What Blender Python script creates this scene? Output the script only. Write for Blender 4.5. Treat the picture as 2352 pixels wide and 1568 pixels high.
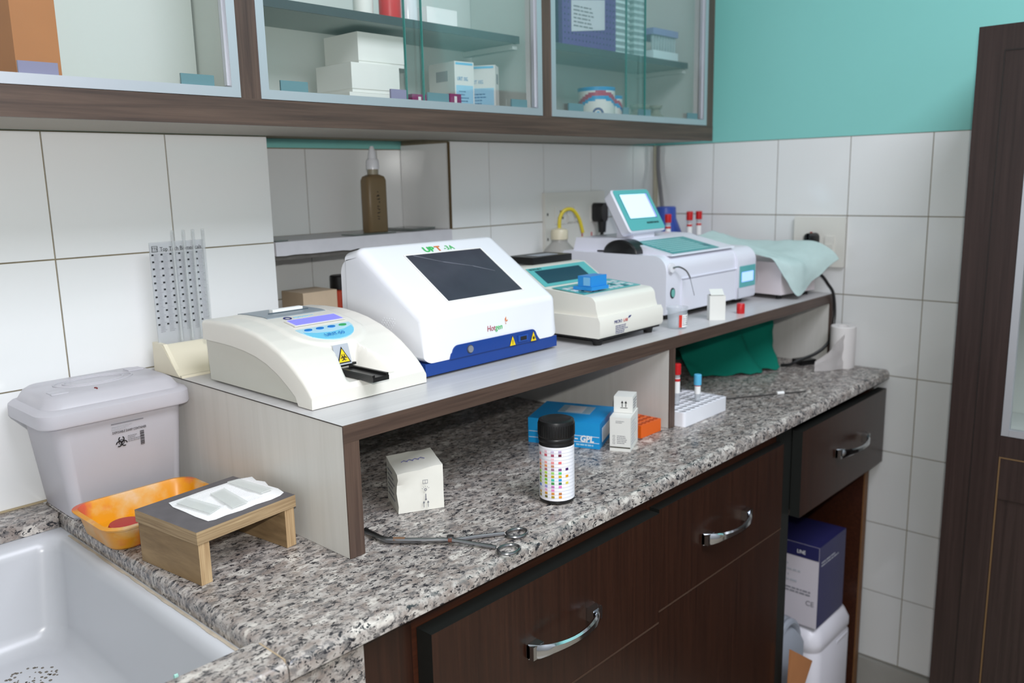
import bpy, bmesh, math, random
from mathutils import Vector, Matrix, noise
random.seed(7)
for o in list(bpy.data.objects): bpy.data.objects.remove(o)
SC = bpy.context.scene
COL = SC.collection

# ------------------------------------------------------------------ camera, light, exposure
CAM = Vector((-0.5588, -1.29052, 1.28))
RX = Vector((0.67919062, -0.73364686, -0.02150298))      # camera right
RD = Vector((-0.15115946, -0.11115019, -0.98224053))     # camera down
RF = Vector((0.71822762, 0.67037893, -0.18638983))       # camera forward
cam_d = bpy.data.cameras.new('camera'); cam = bpy.data.objects.new('camera', cam_d); COL.objects.link(cam)
cm = Matrix.Identity(4)
for i in range(3):
    cm[i][0] = RX[i]; cm[i][1] = -RD[i]; cm[i][2] = -RF[i]; cm[i][3] = CAM[i]
cam.matrix_world = cm
cam_d.sensor_width = 36; cam_d.lens = 1955.88 / 2352 * 36
cam_d.clip_start = 0.02
cam_d.dof.use_dof = True; cam_d.dof.focus_distance = 1.08; cam_d.dof.aperture_fstop = 5.0
SC.camera = cam
w = bpy.data.worlds.new('World'); SC.world = w; w.use_nodes = True
w.node_tree.nodes['Background'].inputs[0].default_value = (0.75, 0.85, 1, 1)
w.node_tree.nodes['Background'].inputs[1].default_value = 0.05
fl = bpy.data.lights.new('camera_flash', 'POINT'); fl.energy = 21; fl.shadow_soft_size = 0.012; fl.color = (1, 0.99, 0.96)
flo = bpy.data.objects.new('camera_flash', fl); COL.objects.link(flo); flo.location = CAM + Vector((0.0, -0.02, 0.085))
def area(name, loc, size, energy, color, rot=(0, 0, 0)):
    l = bpy.data.lights.new(name, 'AREA'); l.shape = 'RECTANGLE'; l.size, l.size_y = size; l.energy = energy; l.color = color
    o = bpy.data.objects.new(name, l); COL.objects.link(o); o.location = loc; o.rotation_euler = rot
    return o
area('ceiling_light', (0.1, -2.0, 2.72), (1.4, 1.2), 50, (0.875, 0.90, 1.0))
SC.view_settings.view_transform = 'Standard'; SC.view_settings.look = 'None'
SC.view_settings.gamma = 1; SC.view_settings.exposure = 0.32; SC.view_settings.use_curve_mapping = False

# ------------------------------------------------------------------ materials
def lin(r, g, b):
    f = lambda c: (c / 255 / 12.92) if c / 255 <= 0.04045 else ((c / 255 + 0.055) / 1.055) ** 2.4
    return (f(r), f(g), f(b), 1)
MATS = {}
def M(name, rgb, rough=0.5, spec=0.5, metal=0, emit=0, bump=0, bscale=200, var=0, vscale=30, coat=0):
    if name in MATS: return MATS[name]
    m = bpy.data.materials.new(name); m.use_nodes = True; nt = m.node_tree; b = nt.nodes['Principled BSDF']
    c = lin(*rgb); b.inputs['Base Color'].default_value = c
    b.inputs['Roughness'].default_value = rough; b.inputs['Metallic'].default_value = metal
    b.inputs['Specular IOR Level'].default_value = spec; b.inputs['Coat Weight'].default_value = coat
    if emit: b.inputs['Emission Color'].default_value = c; b.inputs['Emission Strength'].default_value = emit
    if bump or var:
        tc = nt.nodes.new('ShaderNodeTexCoord')
    if bump:
        n = nt.nodes.new('ShaderNodeTexNoise'); n.inputs['Scale'].default_value = bscale; n.inputs['Detail'].default_value = 3
        nt.links.new(tc.outputs['Object'], n.inputs['Vector'])
        bp = nt.nodes.new('ShaderNodeBump'); bp.inputs['Strength'].default_value = bump; bp.inputs['Distance'].default_value = 0.002
        nt.links.new(n.outputs['Fac'], bp.inputs['Height']); nt.links.new(bp.outputs['Normal'], b.inputs['Normal'])
    if var:
        n = nt.nodes.new('ShaderNodeTexNoise'); n.inputs['Scale'].default_value = vscale; n.inputs['Detail'].default_value = 4
        nt.links.new(tc.outputs['Object'], n.inputs['Vector'])
        mx = nt.nodes.new('ShaderNodeMix'); mx.data_type = 'RGBA'
        mx.inputs[6].default_value = tuple(x * (1 - var) for x in c[:3]) + (1,); mx.inputs[7].default_value = tuple(min(1, x * (1 + var)) for x in c[:3]) + (1,)
        nt.links.new(n.outputs['Fac'], mx.inputs[0]); nt.links.new(mx.outputs[2], b.inputs['Base Color'])
    MATS[name] = m; return m
def ramp(nt, stops):
    r = nt.nodes.new('ShaderNodeValToRGB'); e = r.color_ramp.elements
    while len(e) < len(stops): e.new(0.5)
    for i, (p, c) in enumerate(stops): e[i].position = p; e[i].color = c
    return r
def grain(name, dark, light, axis, rough=0.4, scale=60, stretch=0.04, spec=0.5, fine=0.5):
    """streaky wood or laminate; axis = direction the grain runs along"""
    if name in MATS: return MATS[name]
    m = bpy.data.materials.new(name); m.use_nodes = True; nt = m.node_tree; b = nt.nodes['Principled BSDF']
    tc = nt.nodes.new('ShaderNodeTexCoord'); mp = nt.nodes.new('ShaderNodeMapping')
    s = [scale] * 3; s['xyz'.index(axis)] = scale * stretch; mp.inputs['Scale'].default_value = s
    nt.links.new(tc.outputs['Object'], mp.inputs['Vector'])
    n = nt.nodes.new('ShaderNodeTexNoise'); n.inputs['Scale'].default_value = 1; n.inputs['Detail'].default_value = 6; n.inputs['Roughness'].default_value = 0.65; n.inputs['Distortion'].default_value = fine
    nt.links.new(mp.outputs['Vector'], n.inputs['Vector'])
    r = ramp(nt, [(0.3, lin(*dark)), (0.7, lin(*light))]); nt.links.new(n.outputs['Fac'], r.inputs[0])
    nt.links.new(r.outputs[0], b.inputs['Base Color']); b.inputs['Roughness'].default_value = rough; b.inputs['Specular IOR Level'].default_value = spec
    MATS[name] = m; return m
def granite():
    m = bpy.data.materials.new('granite'); m.use_nodes = True; nt = m.node_tree; b = nt.nodes['Principled BSDF']; L = nt.links
    tc = nt.nodes.new('ShaderNodeTexCoord'); mp = nt.nodes.new('ShaderNodeMapping'); mp.inputs['Scale'].default_value = (0.75, 1.25, 1); mp.inputs['Rotation'].default_value = (0, 0, 0.35)
    L.new(tc.outputs['Object'], mp.inputs['Vector'])
    def nz(sc, det, ro=0.6, dist=0.4):
        n = nt.nodes.new('ShaderNodeTexNoise'); n.inputs['Scale'].default_value = sc; n.inputs['Detail'].default_value = det; n.inputs['Roughness'].default_value = ro; n.inputs['Distortion'].default_value = dist
        L.new(mp.outputs['Vector'], n.inputs['Vector']); return n
    def mix(f, a, c):
        x = nt.nodes.new('ShaderNodeMix'); x.data_type = 'RGBA'; L.new(f, x.inputs[0])
        for i, v in ((6, a), (7, c)):
            if isinstance(v, tuple): x.inputs[i].default_value = v
            else: L.new(v, x.inputs[i])
        return x.outputs[2]
    def thr(n, a, c):
        r = ramp(nt, [(a, (0, 0, 0, 1)), (c, (1, 1, 1, 1))]); L.new(n.outputs['Fac'], r.inputs[0]); return r.outputs[0]
    c = mix(thr(nz(60, 4), .38, .62), lin(178, 172, 166), lin(138, 127, 120))
    c = mix(thr(nz(105, 4, .65), .50, .60), c, lin(112, 108, 106))
    c = mix(thr(nz(44, 3), .57, .66), c, lin(200, 194, 186))
    c = mix(thr(nz(165, 4, .68, .5), .548, .60), c, lin(46, 46, 50))
    c = mix(thr(nz(260, 3, .6, .3), .62, .68), c, lin(24, 24, 28))
    L.new(c, b.inputs['Base Color']); b.inputs['Roughness'].default_value = 0.22; b.inputs['Specular IOR Level'].default_value = 0.5
    return m
def glass(name, tint, refl=0.5, rough=0.02, edge=None):
    """thin clear sheet: tinted transparency with a fresnel gloss"""
    if name in MATS: return MATS[name]
    m = bpy.data.materials.new(name); m.use_nodes = True; nt = m.node_tree; L = nt.links
    for n in list(nt.nodes): nt.nodes.remove(n)
    out = nt.nodes.new('ShaderNodeOutputMaterial'); t = nt.nodes.new('ShaderNodeBsdfTransparent'); t.inputs[0].default_value = tint + (1,)
    g = nt.nodes.new('ShaderNodeBsdfGlossy'); g.inputs['Roughness'].default_value = rough
    fr = nt.nodes.new('ShaderNodeFresnel'); fr.inputs[0].default_value = 1.45
    mu = nt.nodes.new('ShaderNodeMath'); mu.operation = 'MULTIPLY'; mu.inputs[1].default_value = refl; L.new(fr.outputs[0], mu.inputs[0])
    mx = nt.nodes.new('ShaderNodeMixShader'); L.new(mu.outputs[0], mx.inputs[0]); L.new(t.outputs[0], mx.inputs[1]); L.new(g.outputs[0], mx.inputs[2])
    L.new(mx.outputs[0], out.inputs[0]); MATS[name] = m; return m
def milky(name, rgb, clear=0.2, rough=0.35, trans=0.3, tint=(1, 1, 1)):
    """cloudy plastic: gloss + diffuse, partly translucent, partly see-through"""
    if name in MATS: return MATS[name]
    m = bpy.data.materials.new(name); m.use_nodes = True; nt = m.node_tree; L = nt.links; b = nt.nodes['Principled BSDF']; out = nt.nodes['Material Output']
    b.inputs['Base Color'].default_value = lin(*rgb); b.inputs['Roughness'].default_value = rough
    tr = nt.nodes.new('ShaderNodeBsdfTranslucent'); tr.inputs[0].default_value = lin(*rgb)
    t = nt.nodes.new('ShaderNodeBsdfTransparent'); t.inputs[0].default_value = tint + (1,)
    a = nt.nodes.new('ShaderNodeMixShader'); a.inputs[0].default_value = trans; L.new(b.outputs[0], a.inputs[1]); L.new(tr.outputs[0], a.inputs[2])
    c = nt.nodes.new('ShaderNodeMixShader'); c.inputs[0].default_value = clear; L.new(a.outputs[0], c.inputs[1]); L.new(t.outputs[0], c.inputs[2])
    L.new(c.outputs[0], out.inputs[0]); MATS[name] = m; return m

GRANITE = granite()
TILE = M('tile_glaze', (233, 234, 233), 0.12, 0.5, var=0.03, vscale=3)
GROUT = M('grout', (150, 140, 118), 0.9, var=0.3, vscale=25)
TEAL = M('teal_paint', (136, 205, 198), 0.45, 0.4, bump=0.05, bscale=60, var=0.03, vscale=4)
LAM_EDGE = grain('laminate_edge_x', (58, 44, 38), (92, 73, 62), 'x', 0.45, 130, 0.03)
LAM_EDGE_Z = grain('laminate_edge_z', (62, 46, 40), (94, 75, 64), 'z', 0.45, 130, 0.03)
LAM_WHITE = grain('white_laminate_top', (190, 188, 188), (205, 203, 203), 'x', 0.3, 90, 0.03)
LAM_PANEL = grain('white_laminate_panel', (204, 202, 195), (213, 211, 205), 'z', 0.4, 55, 0.04)
MAHOG = grain('mahogany_laminate', (36, 19, 13), (55, 31, 21), 'z', 0.28, 160, 0.03)
MAHOGX = grain('mahogany_laminate_x', (46, 22, 13), (76, 40, 24), 'x', 0.35, 160, 0.03)
WENGE = grain('wenge_laminate', (38, 27, 25), (58, 44, 41), 'z', 0.3, 140, 0.02)
BLACKEDGE = M('black_edge_band', (24, 26, 24), 0.45)
ALU = M('brushed_aluminium', (196, 198, 204), 0.42, 0.5, 0.7)
CHROME = M('chrome', (205, 208, 212), 0.12, 0.5, 1.0)
STEEL = M('steel', (150, 150, 152), 0.28, 0.5, 1.0)
CABWHITE = M('cabinet_white_board', (198, 205, 200), 0.5)
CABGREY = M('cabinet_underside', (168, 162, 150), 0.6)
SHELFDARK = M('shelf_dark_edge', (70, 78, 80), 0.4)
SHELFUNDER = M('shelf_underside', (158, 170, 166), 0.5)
GLASS = glass('cabinet_glass', (0.985, 0.994, 0.991), 0.25)
GLASSEDGE = M('glass_green_edge', (60, 130, 122), 0.15)
TABGREY = M('finger_pull_grey', (94, 128, 134), 0.3)
TABVIOLET = M('finger_pull_violet', (126, 126, 150), 0.3)
PLWHITE = M('white_plastic', (236, 237, 242), 0.22, 0.5)
PLCREAM = M('cream_plastic', (225, 222, 213), 0.38, 0.5, bump=0.06, bscale=900)
PLIVORY = M('ivory_plastic', (229, 226, 216), 0.32)
PLLILAC = M('lilac_white_plastic', (228, 229, 239), 0.2)
PLBLUE = M('royal_blue_plastic', (22, 62, 138), 0.3)
BLACK = M('black_plastic', (20, 20, 21), 0.35)
RUBBER = M('black_rubber', (26, 24, 24), 0.7)
SCREEN = M('dark_screen', (62, 64, 74), 0.14, 0.6, var=0.2, vscale=25)
LCDBLUE = M('backlit_lcd_violet', (112, 112, 245), 0.2, emit=0.75)
LCDWHITE = M('backlit_lcd_white', (190, 232, 255), 0.2, emit=0.66)
LCDSMALL = M('backlit_lcd_small', (150, 180, 255), 0.2, emit=0.9)
LCDOFF = M('lcd_off_teal', (34, 72, 86), 0.12)
TEALPANEL = M('teal_panel', (92, 178, 178), 0.35)
YELLOW = M('warning_yellow', (240, 208, 20), 0.4)
INK = M('black_ink', (28, 28, 32), 0.5)
INKGREY = M('grey_ink', (128, 128, 134), 0.6)
INKFAINT = M('faint_grey_ink', (176, 178, 184), 0.6)
INKNAVY = M('navy_ink', (46, 50, 120), 0.5)
INKRED = M('red_ink', (196, 40, 44), 0.5)
INKGREEN = M('green_ink', (52, 190, 92), 0.5)
INKORANGE = M('orange_ink', (214, 120, 50), 0.5)
PAPER = M('white_paper', (238, 238, 236), 0.7)
CARTON = M('white_carton', (228, 228, 222), 0.55)
RED = M('red_plastic', (196, 26, 30), 0.35)

# ------------------------------------------------------------------ object helpers
def mat_of(o): return Matrix.Translation(o.location) @ o.rotation_euler.to_matrix().to_4x4()
def root_of(o):
    while o.parent: o = o.parent
    return o
def thing(name, label, cat, loc, rz=0, group=None):
    o = bpy.data.objects.new(name, None); COL.objects.link(o); o.location = loc; o.rotation_euler = (0, 0, rz)
    o['label'] = label; o['category'] = cat; o.empty_display_size = 0.02
    if group: o['group'] = group
    return o
def finish(bm, mats, smooth=35):
    me = bpy.data.meshes.new('mesh'); bmesh.ops.recalc_face_normals(bm, faces=bm.faces[:]); bm.to_mesh(me); bm.free()
    for m in (mats if isinstance(mats, (list, tuple)) else [mats]): me.materials.append(m)
    if smooth:
        me.polygons.foreach_set('use_smooth', [True] * len(me.polygons)); me.set_sharp_from_angle(angle=math.radians(smooth))
    return me
def part(name, bm, mats, parent, smooth=35, local=False, label=None, stuff=False):
    """mesh child; bm is in world coordinates unless local"""
    me = finish(bm, mats, smooth) if isinstance(bm, bmesh.types.BMesh) else bm
    if not local: me.transform(mat_of(root_of(parent)).inverted())
    me.name = name; o = bpy.data.objects.new(name, me); COL.objects.link(o); o.parent = parent
    if label: o['label'] = label
    if stuff: o['kind'] = 'stuff'
    return o
def single(name, bm, mats, label, cat, group=None, smooth=35, rz=0):
    """one-mesh thing: origin moved to the middle of its base"""
    me = finish(bm, mats, smooth); xs = [v.co for v in me.vertices]
    c = Vector(((min(v.x for v in xs) + max(v.x for v in xs)) / 2, (min(v.y for v in xs) + max(v.y for v in xs)) / 2, min(v.z for v in xs)))
    me.transform(Matrix.Translation(-c)); me.name = name
    o = bpy.data.objects.new(name, me); COL.objects.link(o); o.location = c; o['label'] = label; o['category'] = cat
    if group: o['group'] = group
    return o
def struct(name, bm, mats, smooth=0):
    me = finish(bm, mats, smooth); me.name = name; o = bpy.data.objects.new(name, me); COL.objects.link(o); o['kind'] = 'structure'; return o
def new(): return bmesh.new()
def box(bm, x0, x1, y0, y1, z0, z1, mi=0):
    v = [bm.verts.new((x, y, z)) for z in (z0, z1) for y in (y0, y1) for x in (x0, x1)]
    fs = [(0, 2, 3, 1), (4, 5, 7, 6), (0, 1, 5, 4), (2, 6, 7, 3), (0, 4, 6, 2), (1, 3, 7, 5)]
    out = []
    for f in fs:
        F = bm.faces.new([v[i] for i in f]); F.material_index = mi; out.append(F)
    return out
def bevel(bm, wd, seg=2, ang=30):
    es = [e for e in bm.edges if len(e.link_faces) == 2 and e.calc_face_angle(0) > math.radians(ang)]
    bmesh.ops.bevel(bm, geom=es, offset=wd, segments=seg, profile=0.5, affect='EDGES', clamp_overlap=True); return bm
def rbox(x0, x1, y0, y1, z0, z1, b=0.002, seg=2):
    bm = new(); box(bm, x0, x1, y0, y1, z0, z1); return bevel(bm, b, seg) if b else bm
def loops(bm, ls, cap0=True, cap1=True, closed=True, mi=0):
    vs = [[bm.verts.new(p) for p in l] for l in ls]; n = len(ls[0])
    for a, b in zip(vs, vs[1:]):
        for i in range(n if closed else n - 1):
            F = bm.faces.new((a[i], a[(i + 1) % n], b[(i + 1) % n], b[i])); F.material_index = mi
    if cap0: bm.faces.new(vs[0][::-1]).material_index = mi
    if cap1: bm.faces.new(vs[-1]).material_index = mi
    return vs
def prismx(prof, x0, x1, bm=None):
    bm = bm or new(); loops(bm, [[(x, y, z) for y, z in prof] for x in (x0, x1)]); return bm
def prismz(poly, z0, z1, bm=None):
    bm = bm or new(); loops(bm, [[(x, y, z) for x, y in poly] for z in (z0, z1)]); return bm
def rrect(x0, x1, y0, y1, r, n=5):
    pts = []
    for cx, cy, a in ((x1 - r, y1 - r, 0), (x0 + r, y1 - r, 90), (x0 + r, y0 + r, 180), (x1 - r, y0 + r, 270)):
        for i in range(n + 1):
            t = math.radians(a + 90 * i / n); pts.append((cx + r * math.cos(t), cy + r * math.sin(t)))
    return pts
def lathe(prof, cx, cy, seg=28, bm=None, mi=0, cap0=True, cap1=True):
    bm = bm or new()
    loops(bm, [[(cx + r * math.cos(2 * math.pi * i / seg), cy + r * math.sin(2 * math.pi * i / seg), z) for i in range(seg)] for r, z in prof], cap0, cap1, mi=mi); return bm
def tube(pts, r, seg=10, bm=None, mi=0, smoothpts=0):
    bm = bm or new(); P = [Vector(p) for p in pts]
    if smoothpts:
        Q = []
        for i in range(len(P) - 1):
            p0, p1, p2, p3 = P[max(i - 1, 0)], P[i], P[i + 1], P[min(i + 2, len(P) - 1)]
            for k in range(smoothpts):
                t = k / smoothpts; Q.append(0.5 * ((2 * p1) + (p2 - p0) * t + (2 * p0 - 5 * p1 + 4 * p2 - p3) * t * t + (3 * p1 - p0 - 3 * p2 + p3) * t ** 3))
        P = Q + [P[-1]]
    rs = r if isinstance(r, (list, tuple)) else None; ls = []; up = None
    for i, p in enumerate(P):
        d = (P[min(i + 1, len(P) - 1)] - P[max(i - 1, 0)]).normalized()
        if up is None: up = Vector((0, 0, 1)) if abs(d.z) < .9 else Vector((1, 0, 0))
        a = d.cross(up).normalized(); b = a.cross(d).normalized(); up = b
        rr = r if rs is None else rs[0] + (rs[-1] - rs[0]) * i / (len(P) - 1)
        ls.append([p + (a * math.cos(2 * math.pi * k / seg) + b * math.sin(2 * math.pi * k / seg)) * rr for k in range(seg)])
    loops(bm, ls, mi=mi); return bm
def obox(c, u, v, z0, z1, bm=None, mi=0):
    """box on an oriented base: corner c, edge vectors u and v (xy)"""
    bm = bm or new(); c, u, v = Vector(c), Vector(u), Vector(v); q = [c, c + u, c + u + v, c + v]
    loops(bm, [[(p.x, p.y, z) for p in q] for z in (z0, z1)], mi=mi); return bm
def plate(c, ux, uy, poly, t=0.0004, bm=None, mi=0):
    """flat polygon in the plane c + a*ux + b*uy, given thickness t along ux x uy"""
    bm = bm or new(); c, ux, uy = Vector(c), Vector(ux).normalized(), Vector(uy).normalized(); n = ux.cross(uy).normalized()
    loops(bm, [[c + ux * a + uy * b + n * s for a, b in poly] for s in (0, t)], mi=mi); return bm
def rect(a0, a1, b0, b1): return [(a0, b0), (a1, b0), (a1, b1), (a0, b1)]
def circ(a, b, r, n=20, ry=None): return [(a + r * math.cos(2 * math.pi * i / n), b + (ry or r) * math.sin(2 * math.pi * i / n)) for i in range(n)]
def ring(bm, c, ux, uy, a, b, r, wdt, t=0.0005, n=20, mi=0, ry=None, a0=0, a1=360):
    c, ux, uy = Vector(c), Vector(ux).normalized(), Vector(uy).normalized(); nn = ux.cross(uy).normalized(); ry = ry or r
    full = a1 - a0 >= 360; k = n if full else n + 1
    ang = [math.radians(a0 + (a1 - a0) * i / n) for i in range(k)]
    lo = [[c + ux * (a + (r + q) * math.cos(t_)) + uy * (b + (ry + q) * math.sin(t_)) + nn * s for q, s in ((-wdt / 2, 0), (wdt / 2, 0), (wdt / 2, t), (-wdt / 2, t))] for t_ in ang]
    if full: lo.append(lo[0])
    vs = [[bm.verts.new(p) for p in l] for l in (lo[:-1] if full else lo)]
    if full: vs.append(vs[0])
    for p, q in zip(vs, vs[1:]):
        for i in range(4):
            bm.faces.new((p[i], p[(i + 1) % 4], q[(i + 1) % 4], q[i])).material_index = mi
def biohazard(bm, c, ux, uy, a, b, s, mi=0):
    for k in range(3):
        t = math.radians(90 + 120 * k); ring(bm, c, ux, uy, a + s * .48 * math.cos(t), b + s * .48 * math.sin(t), s * .40, s * .16, n=16, mi=mi, a0=math.degrees(t) + 30 - 360, a1=math.degrees(t) + 330 - 360)
    ring(bm, c, ux, uy, a, b, s * .40, s * .09, n=18, mi=mi)
def txt(parent, s, size, c, ux, uy, mat, name='lettering', align='LEFT', squash=1, bold=0, shear=0):
    cu = bpy.data.curves.new('t', 'FONT'); cu.body = s; cu.size = size; cu.align_x = align; cu.extrude = 0.00015; cu.offset = bold; cu.shear = shear; cu.resolution_u = 3
    ob = bpy.data.objects.new('t', cu); COL.objects.link(ob); dg = bpy.context.evaluated_depsgraph_get(); dg.update()
    me = bpy.data.meshes.new_from_object(ob.evaluated_get(dg)); bpy.data.objects.remove(ob)
    ux, uy = Vector(ux).normalized(), Vector(uy).normalized(); n = ux.cross(uy).normalized(); uy = n.cross(ux)
    m = Matrix.Identity(4)
    for i in range(3): m[i][0] = ux[i] * squash; m[i][1] = uy[i]; m[i][2] = n[i]; m[i][3] = c[i] + n[i] * 0.0003
    me.transform(m); me.materials.clear(); me.materials.append(mat)
    return part(name, me, mat, parent)
def lines_print(c, ux, uy, w_, h_, n, mat_i=0, bm=None, thick=.35, seed=1):
    """rows of unreadably small print as short bars"""
    bm = bm or new(); rnd = random.Random(seed)
    for i in range(n):
        b = -h_ * (i + .5) / n; a = 0; end = w_ * rnd.uniform(.6, 1)
        while a < end - w_ * .04:
            l = min(rnd.uniform(.06, .22) * w_, end - a); plate(c, ux, uy, rect(a, a + l, b - h_ / n * thick / 2, b + h_ / n * thick / 2), .0003, bm, mat_i); a += l + w_ * .035
    return bm
X, Y, Z = Vector((1, 0, 0)), Vector((0, 1, 0)), Vector((0, 0, 1))
FR = (X, Z)            # print on a face that looks towards -y
LF = (-Y, Z)           # print on a face that looks towards -x

# ================================================================== THE ROOM
CT, RT = 0.84, 1.004          # worktop height, riser top height
WX = 1.395                    # tile face of the right wall
NX0, NX1, ND = 0.235, 0.649, 0.148   # niche in the back wall
bm = new()
box(bm, -1.7, NX0, .003, .35, 0, 2.8, 0); box(bm, NX1, 1.6, .003, .35, 0, 2.8, 0); box(bm, NX0, NX1, ND + .003, .35, 0, 2.8, 0)
box(bm, NX0, NX1, .003, ND + .003, 0, 1.0, 0); box(bm, NX0, NX1, .003, ND + .003, 1.366, 2.8, 0)
wall_back = struct('wall_back', bm, GROUT)
bm = new(); box(bm, -1.7, NX0, -.0005, .003, 1.361, 2.8); box(bm, NX1, WX, -.0005, .003, 1.361, 2.8); box(bm, NX0, NX1, .0, .003, 1.366, 2.8); box(bm, NX0, NX1, ND + .0005, ND + .003, 1.349, 1.3655)
part('paint', bm, TEAL, wall_back, 0)
bm = new(); box(bm, WX + .003, 1.7, -3.2, .003, 0, 2.8); wall_right = struct('wall_right', bm, GROUT)
bm = new(); box(bm, WX - .0005, WX + .003, -3.2, -.0005, 1.3605, 2.8); part('paint', bm, TEAL, wall_right, 0)
bm = new(); box(bm, -1.85, -1.7, -3.2, .35, 0, 2.8); struct('wall_left', bm, M('side_wall_paint', (178, 178, 182), .6))
bm = new(); box(bm, -1.7, 1.7, -3.35, -3.2, 0, 2.8); struct('wall_front', bm, M('far_wall_paint', (178, 178, 182), .6))
bm = new(); box(bm, -1.85, 1.7, -3.35, .35, 2.8, 2.9); struct('ceiling', bm, M('ceiling_paint', (235, 235, 230), .8))
FLOOR = M('floor_stone', (150, 140, 125), .35, var=.25, vscale=14)
bm = new(); box(bm, -1.85, 1.7, -3.35, .35, -.1, 0); struct('floor', bm, FLOOR)
bm = new(); box(bm, WX - .012, WX + .003, -2.2, -.55, 0, .126); baseb = struct('baseboard_right', bevel(bm, .002, 1), M('skirting_tile', (168, 166, 160), .3, var=.2, vscale=12))

TCACHE = {}
def tile_mesh(wd, ht):
    k = (round(wd, 4), round(ht, 4))
    if k not in TCACHE:
        bm = rbox(-wd / 2, wd / 2, 0, .0045, -ht / 2, ht / 2, .0012, 2); TCACHE[k] = finish(bm, TILE, 35); TCACHE[k].name = 'tile'
    return TCACHE[k]
G = .0022; TJ = random.Random(3)
def tiles(parent, us, vs, place, skip=()):
    """a grid of wall tiles between the joint lines us (along the wall) and vs (heights)"""
    for a, b in zip(us, us[1:]):
        for c, d in zip(vs, vs[1:]):
            me = tile_mesh(b - a - G, d - c - G); o = bpy.data.objects.new('tile', me); COL.objects.link(o); o.parent = parent
            o.matrix_local = place((a + b) / 2, (c + d) / 2) @ Matrix.Rotation(TJ.uniform(-.0015, .0015), 4, 'Z') @ Matrix.Rotation(TJ.uniform(-.0012, .0012), 4, 'X')
rows = [.831, 1.007, 1.1835, 1.360]
pb = lambda u, v: Matrix.Translation((u, 0, v))
tiles(wall_back, [-.818, -.6425, -.467, -.2915, -.116, .0595, NX0], rows, pb)
tiles(wall_back, [NX1, .7646, .942, 1.118, 1.2945, WX], rows, pb)
tiles(wall_back, [NX0, .407, .581, NX1], [1.0, 1.063, 1.1575], lambda u, v: Matrix.Translation((u, ND, v)))
tiles(wall_back, [NX0, .407, .581, NX1], [1.183, 1.348], lambda u, v: Matrix.Translation((u, ND, v)))
pn = lambda u, v: Matrix.Translation((NX1 - .0038, u, v)) @ Matrix.Rotation(-math.pi / 2, 4, 'Z')
tiles(wall_back, [.004, ND - .001], [1.0, 1.1575], pn); tiles(wall_back, [.004, ND - .001], [1.183, 1.357], pn)
prr = lambda u, v: Matrix.Translation((WX, u, v)) @ Matrix.Rotation(-math.pi / 2, 4, 'Z')
tiles(wall_right, [-1.0445, -.869, -.693, -.519, -.346, -.174, -.0015], [.128, .299, .470, .648, .826, 1.003, 1.1835, 1.360], prr)
bm = rbox(NX1 - .0035, NX1 - .0002, -.0035, .001, 1.184, 1.358, .0008, 1); part('edge_joint', bm, M('dark_joint', (92, 74, 46), .8), wall_back)
bm = new(); lathe([(.006, 1.1), (.006, 1.36)], WX - .004, -.006, 8, bm); t1 = struct('trim_1', bm, M('corner_putty', (206, 200, 178), .6))

# stone ledge across the niche
t = thing('niche_ledge', 'thin whitewashed stone ledge spanning the tiled wall niche', 'shelf', ((NX0 + NX1) / 2, .07, 1.15))
bm = new(); pts = []
n = 24
top = [(NX0 + .001 + (NX1 - NX0 - .002) * i / n) for i in range(n + 1)]
prof = [[(x, -.002 + .0012 * noise.noise((x * 40, 1, 0)), 1.1835), (x, -.003 + .0012 * noise.noise((x * 40, 4, 0)), 1.160 + .002 * noise.noise((x * 60, 7, 0))), (x, ND - .001, 1.160), (x, ND - .001, 1.1835)] for x in top]
loops(bm, prof); part('slab', bm, M('whitewashed_stone', (205, 203, 208), .35, var=.12, vscale=30), t)
bm = new(); prof = [[(x, .002, 1.160), (x, .0015, 1.152 + .0025 * noise.noise((x * 90, 3, 0))), (x, ND - .001, 1.153), (x, ND - .001, 1.160)] for x in top]
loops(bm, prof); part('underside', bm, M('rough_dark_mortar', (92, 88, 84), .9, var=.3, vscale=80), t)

# ================================================================== UPPER WALL CABINET
YF = -.23; CB = 1.361
cab = thing('wall_cabinet', 'long wall cabinet with brown frame and sliding glass doors above the tiles', 'cabinet', (0, -.12, CB))
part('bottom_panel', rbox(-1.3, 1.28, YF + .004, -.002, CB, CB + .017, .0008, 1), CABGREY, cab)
part('back_panel', rbox(.072, 1.27, -.045, -.036, CB + .017, 1.98, 0), CABWHITE, cab)
part('back_panel', rbox(-1.29, .062, -.112, -.103, CB + .017, 1.98, 0), CABWHITE, cab)
part('side_panel', rbox(1.266, 1.282, YF + .004, -.002, CB, 1.98, .001, 1), CABWHITE, cab)
part('side_panel', rbox(-1.306, -1.29, YF + .004, -.002, CB, 1.98, .001, 1), CABWHITE, cab)
part('top_panel', rbox(-1.306, 1.282, YF, -.002, 1.98, 2.0, .001, 1), LAM_EDGE, cab)
part('bottom_rail', rbox(-1.306, 1.288, YF - .002, YF + .004, CB - .001, 1.3945, .0008, 1), LAM_EDGE, cab)
for x0, x1 in ((-.62, -.59), (.058, .0885), (.671, .6975), (1.257, 1.288)):
    part('front_stile', rbox(x0, x1, YF - .0015, YF + .004, 1.3945, 1.98, .0008, 1), LAM_EDGE_Z, cab)
for x in (.0730, .685): part('partition', rbox(x - .008, x + .008, YF + .004, -.046 if x > .1 else -.036, CB + .017, 1.98, 0), CABWHITE, cab)
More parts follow.
